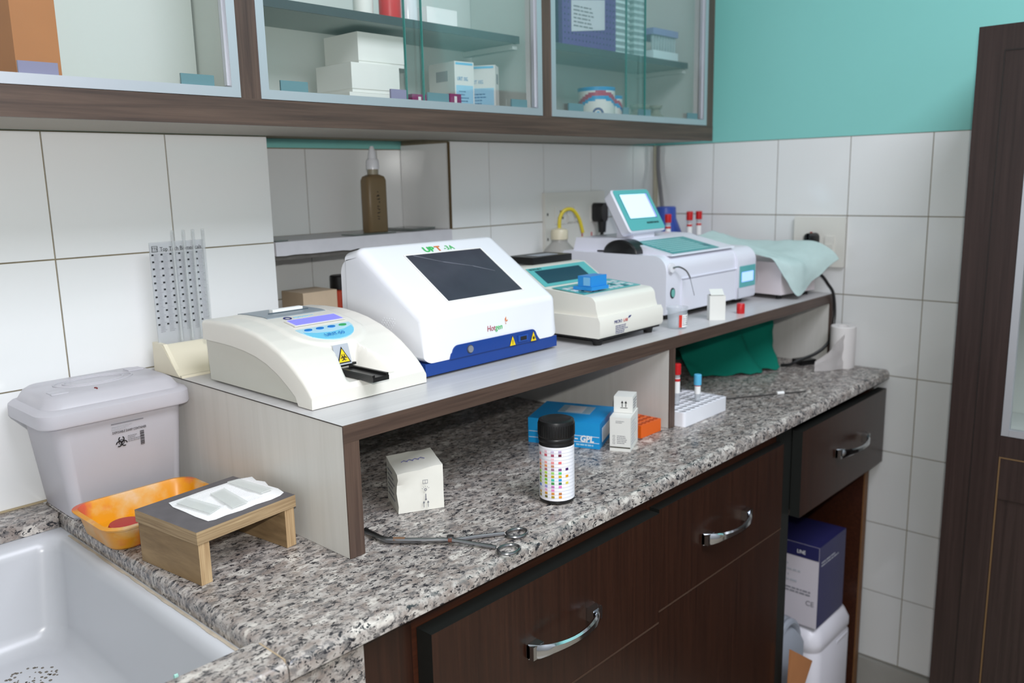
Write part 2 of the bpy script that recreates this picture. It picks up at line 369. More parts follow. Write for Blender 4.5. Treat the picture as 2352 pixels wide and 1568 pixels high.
def glazed_bay(x0, x1, xa, xb, shelf_z, shelf_x1, tabs_f, tabs_r, yb):
    f = .0125
    bm = new()
    for q in ([(x0, 1.395), (x1, 1.395), (x1 - f, 1.395 + f), (x0 + f, 1.395 + f)],):
        loops(bm, [[(a, y, z) for a, z in q] for y in (YF - .003, YF + .012)])
    fr = part('alu_frame', bm, ALU, cab)
    for s, xe in ((1, x0), (-1, x1)):
        bm = new(); q = [(xe, 1.395), (xe + s * f, 1.395 + f), (xe + s * f, 1.97), (xe, 1.97)]
        loops(bm, [[(a, y, z) for a, z in q] for y in (YF - .003, YF + .012)])
        box(bm, xe + s * f, xe + s * (f + .003), YF + .003, YF + .010, 1.41, 1.97); part('alu_frame', bm, ALU, cab)
    for (a, b, y, tabs) in ((x0 + f, xb, YF + .001, tabs_f), (xa, x1 - f, YF + .0075, tabs_r)):
        bm = rbox(a, b, y, y + .004, 1.4075, 1.965, 0); pane = part('glass_pane', bm, GLASS, cab, 0)
        e = a if a == xa else b
        bm = rbox(e - .0006, e + .0006, y - .0002, y + .0042, 1.4075, 1.965, 0); part('ground_edge', bm, GLASSEDGE, pane, 0)
        for tx0, tx1, mt in tabs:
            bm = rbox(tx0, tx1, y - .0035, y - .0004, 1.4075, 1.4215, .0008, 1); part('finger_pull', bm, mt, pane)
    if shelf_z:
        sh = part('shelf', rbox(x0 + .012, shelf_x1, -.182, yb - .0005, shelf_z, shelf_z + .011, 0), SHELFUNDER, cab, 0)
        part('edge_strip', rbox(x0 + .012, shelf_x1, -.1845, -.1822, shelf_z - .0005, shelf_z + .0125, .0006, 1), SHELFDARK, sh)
        part('shelf_batten', rbox(shelf_x1 - .012, shelf_x1 + .001, -.178, yb - .001, shelf_z - .0105, shelf_z - .001, .002, 2), CABWHITE, cab)
glazed_bay(-.59, .058, -.3, -.26, 0, 0, [(-.208, -.166, TABVIOLET)] and [], [(-.208, -.166, TABVIOLET), (-.02, .025, TABGREY)], -.112)
glazed_bay(.0885, .671, .356, .386, 1.527, .664, [(.120, .164, TABGREY), (.314, .345, TABVIOLET)], [(.395, .442, TABGREY), (.595, .636, TABGREY)], -.045)
glazed_bay(.6975, 1.257, .951, 1.010, 1.527, 1.25, [(.748, .793, TABGREY), (.925, .945, TABGREY)], [(.99, 1.035, TABGREY), (1.185, 1.228, TABGREY)], -.045)

# ---- things inside the wall cabinet
CF = CB + .0172
t = thing('cardboard_carton', 'tall brown cardboard carton behind the glass of the wall cabinet', 'box', (-.2, -.16, CF))
bm = obox((-.1995, -.195), (.053, .012), (-.015, .060), CF, 1.83); part('carton_body', bevel(bm, .001, 1), M('cardboard', (176, 118, 74), .6, var=.12, vscale=14), t)
bm = plate((-.1995, -.1957, CF), (.053, .012, 0), Z, rect(.001, .0535, .30, .44), .0004); part('packing_tape', bm, M('glossy_tape', (160, 100, 60), .12), t)
def carton(name, label, x0, x1, y0, y1, z0, z1, mat=CARTON, group='white cartons stacked in the wall cabinet', b=.0012):
    t = thing(name, label, 'box', ((x0 + x1) / 2, (y0 + y1) / 2, z0), 0, group)
    part('carton_body', rbox(x0, x1, y0, y1, z0, z1 - .0030, b, 2), mat, t); part('lid', rbox(x0 - .0012, x1 + .0012, y0 - .0012, y1 + .0012, z0 + (z1 - z0) * .12, z1, b, 2), mat, t)
    return t
carton('white_carton', 'lowest of three plain white cartons stacked behind cabinet glass', .283, .372, -.170, -.078, CF, 1.4205)
carton('white_carton', 'middle one of three plain white cartons stacked behind cabinet glass', .290, .384, -.168, -.076, 1.4212, 1.4660)
carton('white_carton', 'topmost of three plain white cartons stacked behind cabinet glass', .319, .413, -.150, -.062, 1.4667, 1.5165)
def kit_box(label, c, u, v, blue_on, seed):
    t = thing('test_kit_box', label, 'box', (c[0], c[1], CF), 0, 'blue and white kit boxes')
    part('carton_body', bevel(obox(c, u, v, CF, 1.489), .0008, 1), CARTON, t)
    U, V = Vector(u + (0,)), Vector(v + (0,)); c3 = Vector(c + (CF,)); pale = M('pale_blue_print', (160, 208, 232), .5)
    def face(front, m2):
        if front: o, d, L = c3, U.normalized(), U.length
        else: o, d, L = c3 + V, (-V).normalized(), V.length
        return o, d, L
    o, d, L = face(blue_on == 'front', 0)
    bm = plate(o, d, Z, rect(L * .06, L * .94, .004, .07), .0003); part('blue_panel', bm, pale, t)
    bm = plate(o, d, Z, rect(L * .06, L * .94, .105, .109), .0003); part('blue_stripe', bm, M('sky_blue_print', (110, 190, 226), .5), t)
    txt(t, 'URIT 10G', .0095, o + d * L * .12 + Z * .078, d, Z, M('blue_print', (70, 140, 190), .5), squash=.62)
    part('small_print', lines_print(o + d * L * .2 + Z * .062, d, Z, L * .5, .05, 9, seed=seed), M('blue_print', (70, 140, 190), .5), t)
    o, d, L = face(blue_on != 'front', 0)
    bm = new()
    for k in range(9): plate(o, d, Z, rect(L * (.3 + .05 * k), L * (.3 + .05 * k + .028), .078, .096), .0003, bm)
    part('barcode', bm, INKGREY, t)
kit_box('blue and white kit box with its barcode side turned towards the stacked cartons', (.529, -.150), (.044, -.004), (.006, .075), 'front', 3)
kit_box('blue and white kit box with its blue side turned towards its twin', (.625, -.158), (.030, .020), (-.030, .045), 'left', 5)
MAG = M('magenta_print', (140, 44, 100), .5)
def small_pack(label, x0, x1, y0, y1, h):
    t = thing('magenta_pack', label, 'box', ((x0 + x1) / 2, (y0 + y1) / 2, CF), 0, 'magenta packs in the wall cabinet'); part('pack_body', rbox(x0, x1, y0, y1, CF, CF + h, .0008, 1), MAG, t)
    xm = (x0 + x1) / 2; part('white_band', plate((xm, y0, CF), X, Z, rect(-.003, .003, .004, h - .004), .0003), PAPER, t)
small_pack('small magenta pack lying next to the white carton stack', .415, .448, -.165, -.13, .047)
small_pack('small magenta pack standing in front of the blue kit box', .478, .505, -.190, -.165, .049)
# upper shelf, middle bay
SZ = 1.527 + .0125
def bottle_pack(label, x, y, mat, capm, r=.016, h=.07):
    t = thing('reagent_bottle', label, 'bottle', (x, y, SZ), 0, 'reagent bottles on the middle shelf')
    part('bottle_body', lathe([(r * .92, SZ), (r, SZ + .003), (r, SZ + h * .7), (r * .6, SZ + h * .82), (r * .6, SZ + h * .86)], x, y, 20), mat, t)
    part('cap', lathe([(r * .68, SZ + h * .86), (r * .68, SZ + h)], x, y, 20), capm, t)
bottle_pack('white reagent bottle with a red cap on the middle shelf', .345, -.135, CARTON, RED)
bottle_pack('red reagent bottle standing between white ones on the middle shelf', .392, -.145, M('red_print', (206, 52, 56), .4), PLWHITE, .018)
bottle_pack('white reagent bottle with white cap beside the red one', .435, -.140, PLWHITE, PLWHITE)
t = thing('folded_towel_pack', 'flat white pack lying on the middle shelf behind sliding glass', 'pack', (.48, -.11, SZ)); part('pack_body', rbox(.455, .525, -.165, -.06, SZ, SZ + .03, .006, 3), PAPER, t)
# right bay
t = thing('purple_tube_rack', 'purple perforated rack with white label on the upper shelf', 'rack', (.915, -.15, SZ))
PUR = M('purple_plastic', (92, 64, 138), .4); bm = rbox(.825, 1.005, -.155, -.145, SZ, 1.70, .003, 2); part('face_plate', bm, PUR, t)
bm = new()
for i in range(15):
    for k in range(13): plate((.825, -.1551, SZ), X, Z, circ(.008 + i * .0117, .006 + k * .0117, .0021, 6), .0002, bm)
part('perforations', bm, M('dark_purple', (40, 32, 80), .5), t, stuff=True)
lb = part('paper_label', plate((.853, -.1556, 1.572), X, Z, [(0, 0), (.112, .014), (.112, .074), (0, .060)], .0004), M('label_paper', (205, 208, 214), .6), t)
part('small_print', lines_print((.860, -.1562, 1.626), X, Z, .09, .045, 6, seed=8), INKGREY, lb)
part('rack_body', rbox(.83, 1.0, -.1445, -.06, SZ, 1.70, .003, 2), M('purple_plastic_dark', (60, 52, 104), .5), t)
CLEARP = milky('clear_plastic', (200, 220, 222), .45, .15, .2)
def tip_stack(label, x0, x1, y0, y1, h, n):
    t = thing('pipette_tip_rack', label, 'rack', ((x0 + x1) / 2, (y0 + y1) / 2, SZ), 0, 'clear tip racks on the shelf')
    part('rack_body', rbox(x0, x1, y0, y1, SZ, SZ + h, .002, 2), CLEARP, t)
    for i in range(n):
        z = SZ + .004 + (h - .006) * i / n; part('rib', rbox(x0 - .0015, x1 + .0015, y0 - .0015, y1 + .0015, z, z + h / n * .4, .001, 1), M('frosted_plastic', (206, 226, 228), .3), t)
tip_stack('tall ribbed clear tip rack beside the purple rack', 1.012, 1.060, -.150, -.06, .15, 11)
tip_stack('second tall ribbed clear tip rack with blue edge', 1.080, 1.118, -.150, -.06, .15, 11)
t = thing('tip_box', 'low clear box of pipette tips at the end of the upper shelf', 'box', (1.19, -.13, SZ))
part('box_base', rbox(1.135, 1.238, -.165, -.09, SZ, SZ + .022, .002, 2), M('frosted_plastic', (206, 226, 228), .3), t)
for i in range(9): part('tip', lathe([(.0028, SZ + .022), (.0042, SZ + .056)], 1.142 + i * .0112, -.158, 8), CLEARP, t)
part('top_tray', rbox(1.135, 1.238, -.165, -.09, SZ + .056, SZ + .07, .002, 2), M('lavender_plastic', (136, 148, 186), .4), t)
def tin(label, x, y, r, h):
    t = thing('printed_tin', label, 'tin', (x, y, CF), 0, 'printed tins in the wall cabinet'); seg = 32; rn = 24
    bm = new(); ls = []
    for k in range(rn + 1):
        z = CF + h * k / rn; ls.append([(x + r * math.cos(2 * math.pi * i / seg), y + r * math.sin(2 * math.pi * i / seg), z) for i in range(seg)])
    loops(bm, ls)
    for f in bm.faces:
        c = f.calc_center_median(); a = math.atan2(c.y - y, c.x - x) + math.radians(130); a = (a + math.pi) % (2 * math.pi) - math.pi
        q = (c.z - CF) / h - (.62 + .18 * math.cos(a * 1.3))
        f.material_index = 2 if abs(q - .10) < .05 else (1 if abs(q) < .05 else (1 if c.z > CF + h * .955 else 0))
    part('can_body', bm, [CARTON, M('cyan_print', (40, 150, 206), .35), M('crimson_print', (178, 36, 84), .35)], t)
    for da, dz, rr in ((-8, .42, .010), (28, .34, .006), (-42, .36, .006)):
        A = math.radians(230 + da); nrm = Vector((math.cos(A), math.sin(A), 0)); ux = Vector((-math.sin(A), math.cos(A), 0)); c = Vector((x, y, CF + h * dz)) + nrm * (r + .0003)
        bm = new(); ring(bm, c, ux, Z, 0, 0, rr, rr * .45, .0004, 16); part('round_mark', bm, INKNAVY, t)
        bm = plate(c, ux, Z, circ(0, 0, rr * .45, 12), .0003); part('round_mark_centre', bm, M('cyan_print', (40, 150, 206), .35), t)
    part('lid', lathe([(r * 1.02, CF + h), (r * 1.02, CF + h + .004), (r * .9, CF + h + .004)], x, y, seg), M('cyan_print', (40, 150, 206), .35), t)
    A = math.radians(228); nrm = Vector((math.cos(A), math.sin(A), 0)); ux = Vector((-math.sin(A), math.cos(A), 0))
    txt(t, 'ADX', .022, Vector((x, y, CF + h * .06)) + nrm * (r + .0016) - ux * .014, ux, Z, INKRED, squash=.8)
tin('round blue and magenta printed tin standing in front on the cabinet floor', .972, -.128, .040, .088)
tin('slimmer printed tin half hidden behind the first one', 1.062, -.10, .026, .078)
AMB = milky('dusty_glass', (168, 170, 152), .30, .15, .2)
for i, (x, y, h, lb) in enumerate(((1.118, -.13, .064, 'dusty clear glass bottle nearest the printed tins'), (1.163, -.12, .066, 'dusty clear glass bottle in the middle of three'), (1.207, -.125, .067, 'dusty clear glass bottle nearest the cabinet end'))):
    t = thing('glass_bottle', lb, 'bottle', (x, y, CF), 0, 'dusty glass bottles in the wall cabinet')
    part('bottle_body', lathe([(.017, CF), (.019, CF + .003), (.019, CF + h * .62), (.011, CF + h * .75), (.011, CF + h * .9)], x, y, 20), AMB, t)
    part('stopper', lathe([(.015, CF + h * .9), (.016, CF + h)], x, y, 16), AMB, t)
    part('liquid', lathe([(.0172, CF + .0015), (.0178, CF + h * .28)], x, y, 20), M('amber_liquid', (168, 150, 112), .2), t)

# ================================================================== WORKTOP, SINK, BASE CABINETS
FY = -.634
wt = thing('granite_worktop', 'speckled grey granite worktop running along the wall beside the sink', 'worktop', (.6, -.3, CT - .022))
def bullnose(y0, z0, z1, r, n=6):
    return [(y0 + r - r * math.sin(math.radians(90 * (1 - i / n))), z1 - r + r * math.cos(math.radians(90 * (1 - i / n)))) for i in range(n + 1)]
def slab(x0, x1, yb, r=.012, lx=0):
    z0, z1 = CT - .022, CT
    fr = [(FY + r - r * math.sin(math.radians(90 * i / 6)), z1 - r + r * math.cos(math.radians(90 * i / 6))) for i in range(7)]
    prof = [(yb, z0), (yb, z1)] + fr + [(FY, z0 + .002), (FY + .003, z0)]
    bm = new()
    if lx:
        ls = []
        for k in range(6):
            t_ = k / 5; rr = .009; x = x0 + rr - rr * math.cos(math.radians(90 * t_)); dz = rr - rr * math.sin(math.radians(90 * t_))
            ls.append([(x, y, min(z, z1 - dz)) for y, z in prof])
        ls.append([(x1, y, z) for y, z in prof]); loops(bm, ls)
    else: loops(bm, [[(x, y, z) for y, z in prof] for x in (x0, x1)])
    return bm
part('main_slab', slab(-.172, WX - .002, -.002, lx=1), GRANITE, wt, 40)
part('front_strip', slab(-1.3, -.1735, -.578), GRANITE, wt, 40)
part('back_strip', rbox(-1.3, -.1735, -.060, -.002, CT - .022, CT, .002, 1), GRANITE, wt)
part('seam', rbox(-.1736, -.1720, FY + .006, -.583, CT - .006, CT + .0002, 0), M('seam_putty', (170, 150, 122), .8), wt)
part('front_apron', rbox(-1.3, -.078, -.622, -.606, .3, CT - .0225, .001, 1), GRANITE, wt)
part('wall_bead', rbox(-.29, WX - .003, -.004, -.0005, CT + .0002, CT + .0025, 0), M('bead_putty', (176, 160, 128), .8), wt)

SINKW = M('sink_ceramic', (190, 192, 196), .28, var=.04, vscale=6)
sk = thing('ceramic_sink', 'white square ceramic sink basin set into the granite', 'sink', (-.42, -.32, .64))
def rr3(x0, x1, y0, y1, r, z): return [(x, y, z) for x, y in rrect(x0, x1, y0, y1, r, 6)]
bm = new(); ls = []
ls.append(rr3(-.672, -.168, -.592, -.052, .012, .640)); ls.append(rr3(-.672, -.168, -.592, -.052, .012, .812)); ls.append(rr3(-.670, -.170, -.590, -.054, .012, .8175))
ls.append(rr3(-.662, -.180, -.580, -.074, .018, .8172)); ls.append(rr3(-.656, -.186, -.574, -.082, .024, .812)); ls.append(rr3(-.652, -.190, -.570, -.087, .026, .800))
ls.append(rr3(-.648, -.196, -.566, -.092, .03, .70)); ls.append(rr3(-.640, -.205, -.556, -.101, .034, .682)); ls.append(rr3(-.625, -.222, -.540, -.118, .04, .6765))
loops(bm, ls); part('basin', bm, SINKW, sk, 60)
STAIN = M('rust_stain', (150, 118, 84), .7)
bm = new()
for i in range(46):
    y = -.10 - .475 * i / 46; wv = .0008 + .0022 * noise.noise((y * 30, 2, 0)); box(bm, -.1765 - wv, -.1735, y - .0104, y, .8176, .8181)
part('rim_stain', bm, M('rim_grime', (186, 174, 156), .7, var=.3, vscale=60), sk)
bm = new(); rnd = random.Random(5)
for i in range(70):
    a = rnd.uniform(0, 6.28); r = .033 * math.sqrt(rnd.random()); plate((-.268, -.178, .6767), X, Y, circ(r * math.cos(a), r * math.sin(a), rnd.uniform(.0007, .0022), 6), .0004, bm)
part('drain_grate', bm, M('drain_grime', (112, 106, 96), .7), sk, stuff=True)
bm = new()
for i in range(14):
    t_ = i / 13; plate((-.2005, -.455 - .010 * math.sin(t_ * 5), .765 - .045 * t_), (0, -1, 0), (0.05, 0, 1), circ(0, 0, .002 + .0012 * math.sin(i * 2.1), 8, .0035), .004, bm)
part('paint_smear', bm, M('mint_smear', (160, 208, 196), .5), sk)

def chrome_handle(parent, xa, xb, y, z, proud=.026):
    """bowed bar pull, wide flat feet tapering into a thin bow"""
    n = 14; ls = []
    for i in range(n + 1):
        t_ = i / n; x = xa + (xb - xa) * t_; bow = math.sin(math.pi * t_) ** .55 * proud; hw = .0105 - .0055 * math.sin(math.pi * t_); th = .0045
        yc = y - .001 - bow; ls.append([(x, yc - th, z - hw * .6), (x, yc - th, z + hw * .6), (x, yc - th * .4, z + hw), (x, yc + th * .5, z + hw * .6), (x, yc + th * .5, z - hw * .6), (x, yc - th * .4, z - hw)])
    bm = new(); loops(bm, ls)
    h = part('handle', bm, CHROME, parent, 40, label='bowed chrome pull handle')
    for x in (xa, xb):
        s = 1 if x == xa else -1; bm = rbox(min(x, x + s * .020), max(x, x + s * .020), y - .012, y - .0003, z - .009, z + .009, .003, 2); part('handle_foot', bm, CHROME, parent)
def front_panel(x0, x1, z0, z1, y0, y1, mat=MAHOG):
    bm = new(); fs = box(bm, x0, x1, y0, y1, z0, z1)
    for f in bm.faces: f.material_index = 0 if abs(f.calc_center_median().y - y0) < 1e-5 else 1
    return bm
def base_unit(label, x0, x1, dz, dy, hx):
    t = thing('base_cabinet', label, 'cabinet', ((x0 + x1) / 2, -.31, 0), 0, 'base cabinets under the worktop')
    bm = new(); box(bm, x0, x1, -.604, -.02, .10, .8175); part('carcass', bm, MAHOGX, t, 0)
    part('plinth', rbox(x0, x1, -.57, -.03, 0, .0995, 0), BLACKEDGE, t)
    d = part('drawer_front', front_panel(x0 + .008, x1 - .003, dz, .7875, dy, -.6045), [MAHOG, BLACKEDGE], t, 0)
    chrome_handle(d, hx[0], hx[1], dy, .698)
    part('cupboard_door', front_panel(x0 + .008, x1 - .003, .112, dz - .003, dy + .001, -.6045), [MAHOG, BLACKEDGE], t, 0)
    part('front_joint', rbox(x0 + .009, x1 - .003, dy - .0006, dy + .002, dz - .0027, dz - .0003, 0), M('worn_joint', (66, 44, 30), .7), t)
base_unit('dark brown base cabinet with a wide drawer, next to the sink', .0, .466, .612, -.630, (.163, .305))
base_unit('dark brown base cabinet with a wide drawer, between the other two', .4665, .895, .622, -.622, (.60, .752))
part('filler_strip', front_panel(-.078, -.0005, .1, .8175, -.606, -.59), [MAHOG, BLACKEDGE], bpy.data.objects['base_cabinet'], 0)
t = thing('open_base_cabinet', 'dark brown base cabinet with one drawer over an open cubby', 'cabinet', (1.15, -.31, 0))
part('side_panel', rbox(.8955, .912, -.604, -.02, 0, .8175, 0), MAHOGX, t); part('back_panel', rbox(.912, 1.372, -.04, -.025, .0, .8175, 0), MAHOG, t)
part('side_panel', rbox(1.356, 1.374, -.604, -.02, .0, .8175, 0), MAHOGX, t)
part('raw_edge', rbox(1.3545, 1.3735, -.608, -.6045, .02, .64, 0), M('raw_wood_edge', (124, 84, 48), .6, var=.2, vscale=30), t)
part('top_rail', rbox(.9125, 1.3555, -.604, -.04, .62, .635, 0), MAHOGX, t)
part('side_batten', rbox(1.3745, 1.381, -.606, -.03, .02, .8175, 0), M('grey_batten', (92, 86, 80), .7), t)
d = part('drawer_front', front_panel(.945, 1.380, .628, .800, -.634, -.614), [MAHOG, BLACKEDGE], t, 0); chrome_handle(d, 1.105, 1.262, -.634, .716, .024)
part('drawer_box', rbox(.955, 1.350, -.6135, -.1, .636, .78, 0), BLACKEDGE, t)
part('frame_stile', rbox(.8955, .944, -.6125, -.6045, .02, .8175, 0), BLACKEDGE, t)

# ---- things in the open cubby
t = thing('kit_carton', 'navy and white printed carton standing on the white jerrycan', 'box', (1.21, -.55, .297))
NAVY = M('navy_print', (38, 38, 84), .4); bm = new(); box(bm, 1.139, 1.282, -.598, -.44, .2975, .487)
for f in bm.faces: f.material_index = 1 if f.calc_center_median().x < 1.14 else 0
part('carton_body', bm, [NAVY, M('carton_grey_white', (206, 200, 206), .55)], t, 0)
part('navy_band', plate((1.139, -.44, .2975), *LF, rect(.0005, .1575, .158, .189), .0004), NAVY, t)
txt(t, 'LINE', .012, (1.1384, -.548, .464), *LF, PAPER, squash=.8)
part('faint_print', lines_print((1.152, -.5984, .452), X, (.06, 0, 1), .10, .014, 2, seed=36), INKFAINT, t)
part('small_print', lines_print((1.1387, -.48, .44), *LF, .08, .05, 4, seed=4), INKFAINT, t); part('approval_print', lines_print((1.1387, -.525, .382), *LF, .062, .014, 2, seed=6, thick=.5), INKGREY, t)
txt(t, 'CE', .016, (1.1386, -.572, .348), *LF, INKGREY)
WPL = M('white_hdpe', (214, 212, 218), .35)
t = thing('jerrycan', 'white plastic jerrycan on the cubby floor under the navy carton', 'can', (1.21, -.52, 0))
def rl(x0, x1, y0, y1, r, z): return rr3(x0, x1, y0, y1, r, z)
bm = new(); ls = [rl(1.13, 1.325, -.606, -.40, .03, .0005), rl(1.128, 1.327, -.608, -.398, .03, .01), rl(1.128, 1.327, -.608, -.398, .03, .23), rl(1.131, 1.324, -.605, -.401, .03, .236), rl(1.131, 1.324, -.605, -.401, .03, .240), rl(1.128, 1.327, -.608, -.398, .03, .246), rl(1.128, 1.327, -.608, -.398, .03, .262), rl(1.137, 1.318, -.600, -.407, .03, .285), rl(1.155, 1.30, -.585, -.42, .03, .296)]
loops(bm, ls); part('can_body', bm, WPL, t, 50); part('embossed_rib', rbox(1.235, 1.295, -.6092, -.6075, .225, .231, .001, 1), WPL, t)
t = thing('translucent_can', 'cloudy translucent plastic can beside the white jerrycan', 'can', (1.0, -.53, 0))
MILK = milky('cloudy_can_plastic', (176, 182, 192), .15, .35, .3)
bm = new(); ls = [rl(.93, 1.085, -.600, -.46, .035, .0005), rl(.925, 1.09, -.605, -.455, .035, .01), rl(.925, 1.09, -.605, -.455, .035, .30), rl(.94, 1.075, -.590, -.47, .035, .345), rl(.975, 1.04, -.56, -.50, .025, .365)]
loops(bm, ls); part('can_body', bm, MILK, t, 50); part('screw_cap', lathe([(.022, .3652), (.022, .388), (.018, .392)], 1.008, -.53, 20), WPL, t)
bm = new(); tube([(1.008 + .055 * math.cos(a), -.590, .30 + .065 * math.sin(a)) for a in [math.pi * k / 10 for k in range(11)]], .008, 8, bm); part('handle', bm, MILK, t)
bm = new(); loops(bm, [[(x, y + (z - .15) * -.02, z) for x, z in ((.917, .001), (.985, .001), (.993, .249), (1.027, .291), (.917, .366))] for y in (-.637, -.6335)])
single('cardboard_flap', bm, M('cardboard', (176, 118, 74), .6), 'torn brown cardboard sheet leaning in front of the cloudy can', 'cardboard', smooth=0)

# ================================================================== TALL CABINET AT THE RIGHT
tx = 1.145; ty = -.832
tc_ = thing('tall_cabinet', 'tall dark wenge cabinet with glazed door standing against the tiled wall', 'cabinet', (1.27, -1.15, 0))
part('side_panel', rbox(tx + .02, WX - .014, ty - .02, ty, 0, 1.524, .001, 1), WENGE, tc_); part('side_panel', rbox(tx + .02, WX - .014, -1.52, -1.5, 0, 1.524, .001, 1), WENGE, tc_)
part('top_panel', rbox(tx + .02, WX - .014, -1.4995, ty - .0205, 1.50, 1.524, 0), WENGE, tc_); part('back_panel', rbox(WX - .024, WX - .0145, -1.4995, ty - .0205, 0.01, 1.4995, 0), CABWHITE, tc_)
part('shelf', rbox(tx + .03, WX - .026, -1.499, ty - .021, .775, .79, 0), CABWHITE, tc_); part('shelf', rbox(tx + .03, WX - .026, -1.499, ty - .021, 1.15, 1.16, 0), CABWHITE, tc_)
d = part('door', rbox(tx, tx + .0195, ty - .088, ty, 0.01, 1.524, .002, 2), WENGE, tc_)
part('door_rail', rbox(tx, tx + .0195, -1.52, ty - .0885, 1.43, 1.524, .002, 2), WENGE, d); part('door_rail', rbox(tx, tx + .0195, -1.52, ty - .0885, .68, .80, .002, 2), WENGE, d); part('door_panel', rbox(tx + .003, tx + .0195, -1.52, ty - .0885, .01, .6795, 0), WENGE, d)
GOLD = M('gold_inlay', (112, 86, 54), .5)
part('gold_inlay', rbox(tx - .0006, tx + .001, ty - .0915, ty - .0889, .02, .7575, 0), GOLD, d); part('gold_inlay', rbox(tx - .0006, tx + .001, -1.5, ty - .0889, .7577, .760, 0), GOLD, d)
for a, b, c, e in ((ty - .101, ty - .0888, .801, 1.429), (-1.519, ty - .1012, .801, .813)):
    part('alu_frame', rbox(tx - .001, tx + .012, a, b, c, e, .001, 1), ALU, tc_)
part('glass_pane', rbox(tx + .005, tx + .009, -1.518, ty - .1015, .8135, 1.4285, 0), GLASS, tc_, 0)
bm = new(); box(bm, tx - .0012, tx + .001, ty - .0445, ty - .0425, .01, 1.48); box(bm, tx - .0012, tx + .001, -1.5, ty - .0425, 1.48, 1.482); part('moulding_line', bm, M('dark_moulding', (30, 22, 20), .4), tc_)
bm = new(); bmesh.ops.create_icosphere(bm, subdivisions=3, radius=.03)
for v in bm.verts:
    v.co = Vector((v.co.x * .7, v.co.y * 1.2, v.co.z * .8)) * (1 + .35 * noise.noise(v.co * 55)) + Vector((1.24, -1.0, .82))
zmin = min(v.co.z for v in bm.verts)
for v in bm.verts: v.co.z += .7905 - zmin
single('crumpled_wrapper', bm, PAPER, 'crumpled white wrapper behind the glass of the tall cabinet', 'wrapper', smooth=20)

# ================================================================== RISER SHELF ON THE WORKTOP
ry = -.498
rs = thing('bench_riser', 'white laminate riser shelf with brown edges carrying the analyzers', 'shelf', (.69, -.26, CT))
part('top_board', rbox(.0216, WX - .003, ry + .0012, -.006, .984, RT, 0), LAM_WHITE, rs, 0)
part('front_edge', rbox(0, WX - .003, ry - .001, ry + .0011, .983, RT, .0004, 1), LAM_EDGE, rs)
part('corner_cap', rbox(.0004, .0216, ry + .0012, -.006, RT - .0001, RT + .0001, 0), LAM_WHITE, rs, 0); part('corner_edge', rbox(-.0006, .0003, ry, -.006, RT - .0009, RT + .0002, 0), M('dark_seam', (58, 52, 48), .6), rs)
for x0, x1 in ((0, .0215), (.693, .7105), (1.372, 1.3905)):
    s = part('side_panel', rbox(x0, x1, ry + .0012, -.008, CT, .9838 if x0 else RT - .0002, 0), LAM_PANEL, rs, 0)
    part('front_edge', rbox(x0, x1, ry - .001, ry + .0011, CT + .0002, .9828, .0004, 1), LAM_EDGE_Z, s)
for o in rs.children: o.location.z += .0004

# ================================================================== URINE STRIP ANALYZER (cream, curved hood)
ua = thing('urine_analyzer', 'cream desktop analyzer with curved hood, violet display and black strip tray', 'analyzer', (.11, -.28, RT))
HOODC = [(-.150, 1.0935), (-.19, 1.0955), (-.234, 1.0955), (-.265, 1.0925), (-.292, 1.0880), (-.320, 1.0805), (-.346, 1.0710), (-.366, 1.0605), (-.384, 1.0490), (-.398, 1.0385), (-.409, 1.0280), (-.4135, 1.022)]
def hz(y):
    for (a, za), (b, zb) in zip(HOODC, HOODC[1:]):
        if b <= y <= a: t_ = (a - y) / (a - b); return za + (zb - za) * t_
    return HOODC[0][1] if y > HOODC[0][0] else HOODC[-1][1]
def sst(a, b, x):
    t_ = max(0, min(1, (x - a) / (b - a))); return t_ * t_ * (3 - 2 * t_)
UX0, UX1 = .0165, .2045
def hood_z(x, y):
    z = hz(y)
    # raised tongue that carries display and keys
    xc = .112; hw = .062 * (1 if y > -.31 else math.sqrt(max(0, 1 - ((-.31 - y) / .047) ** 2))) + .0001
    z += .0028 * sst(0, .007, hw - abs(x - xc)) * sst(-.150, -.175, y)
    # scoop in front of the strip tray
    sw = .021 + .030 * sst(-.35, -.43, y); inside = sst(0, .009, sw - abs(x - (.110 + .12 * (-.35 - y)))) * sst(-.352, -.3585, y)
    z = z + (min(z, 1.0285) - z) * inside
    e = min(x - UX0, UX1 - x)              # rounded long edges
    if e < .006: z -= .006 - math.sqrt(max(0, .006 ** 2 - (.006 - e) ** 2))
    return z
xs = [UX0 + (UX1 - UX0) * i / 76 for i in range(77)]; xs = sorted(set(xs + [UX0 + d for d in (.0005, .0012, .0022, .0036, .005)] + [UX1 - d for d in (.0005, .0012, .0022, .0036, .005)]))
ys = [-.150 - (.4135 - .150) * i / 96 for i in range(97)]
SEAM = [(-.150, 1.066), (-.19, 1.0658), (-.226, 1.065), (-.26, 1.0622), (-.289, 1.058), (-.315, 1.051), (-.339, 1.041), (-.360, 1.029), (-.379, 1.016), (-.382, RT + .0016)]
def seam_z(y):
    for (a, za), (b, zb) in zip(SEAM, SEAM[1:]):
        if b <= y <= a: return za + (zb - za) * (a - y) / (a - b)
    return RT + .0016
bm = new(); top = [[bm.verts.new((x, y, hood_z(x, y))) for x in xs] for y in ys]; bot = [[bm.verts.new((x, y, seam_z(y))) for x in (xs[0], xs[-1])] for y in ys]
for r0, r1 in zip(top, top[1:]):
    for i in range(len(xs) - 1): bm.faces.new((r0[i], r0[i + 1], r1[i + 1], r1[i]))
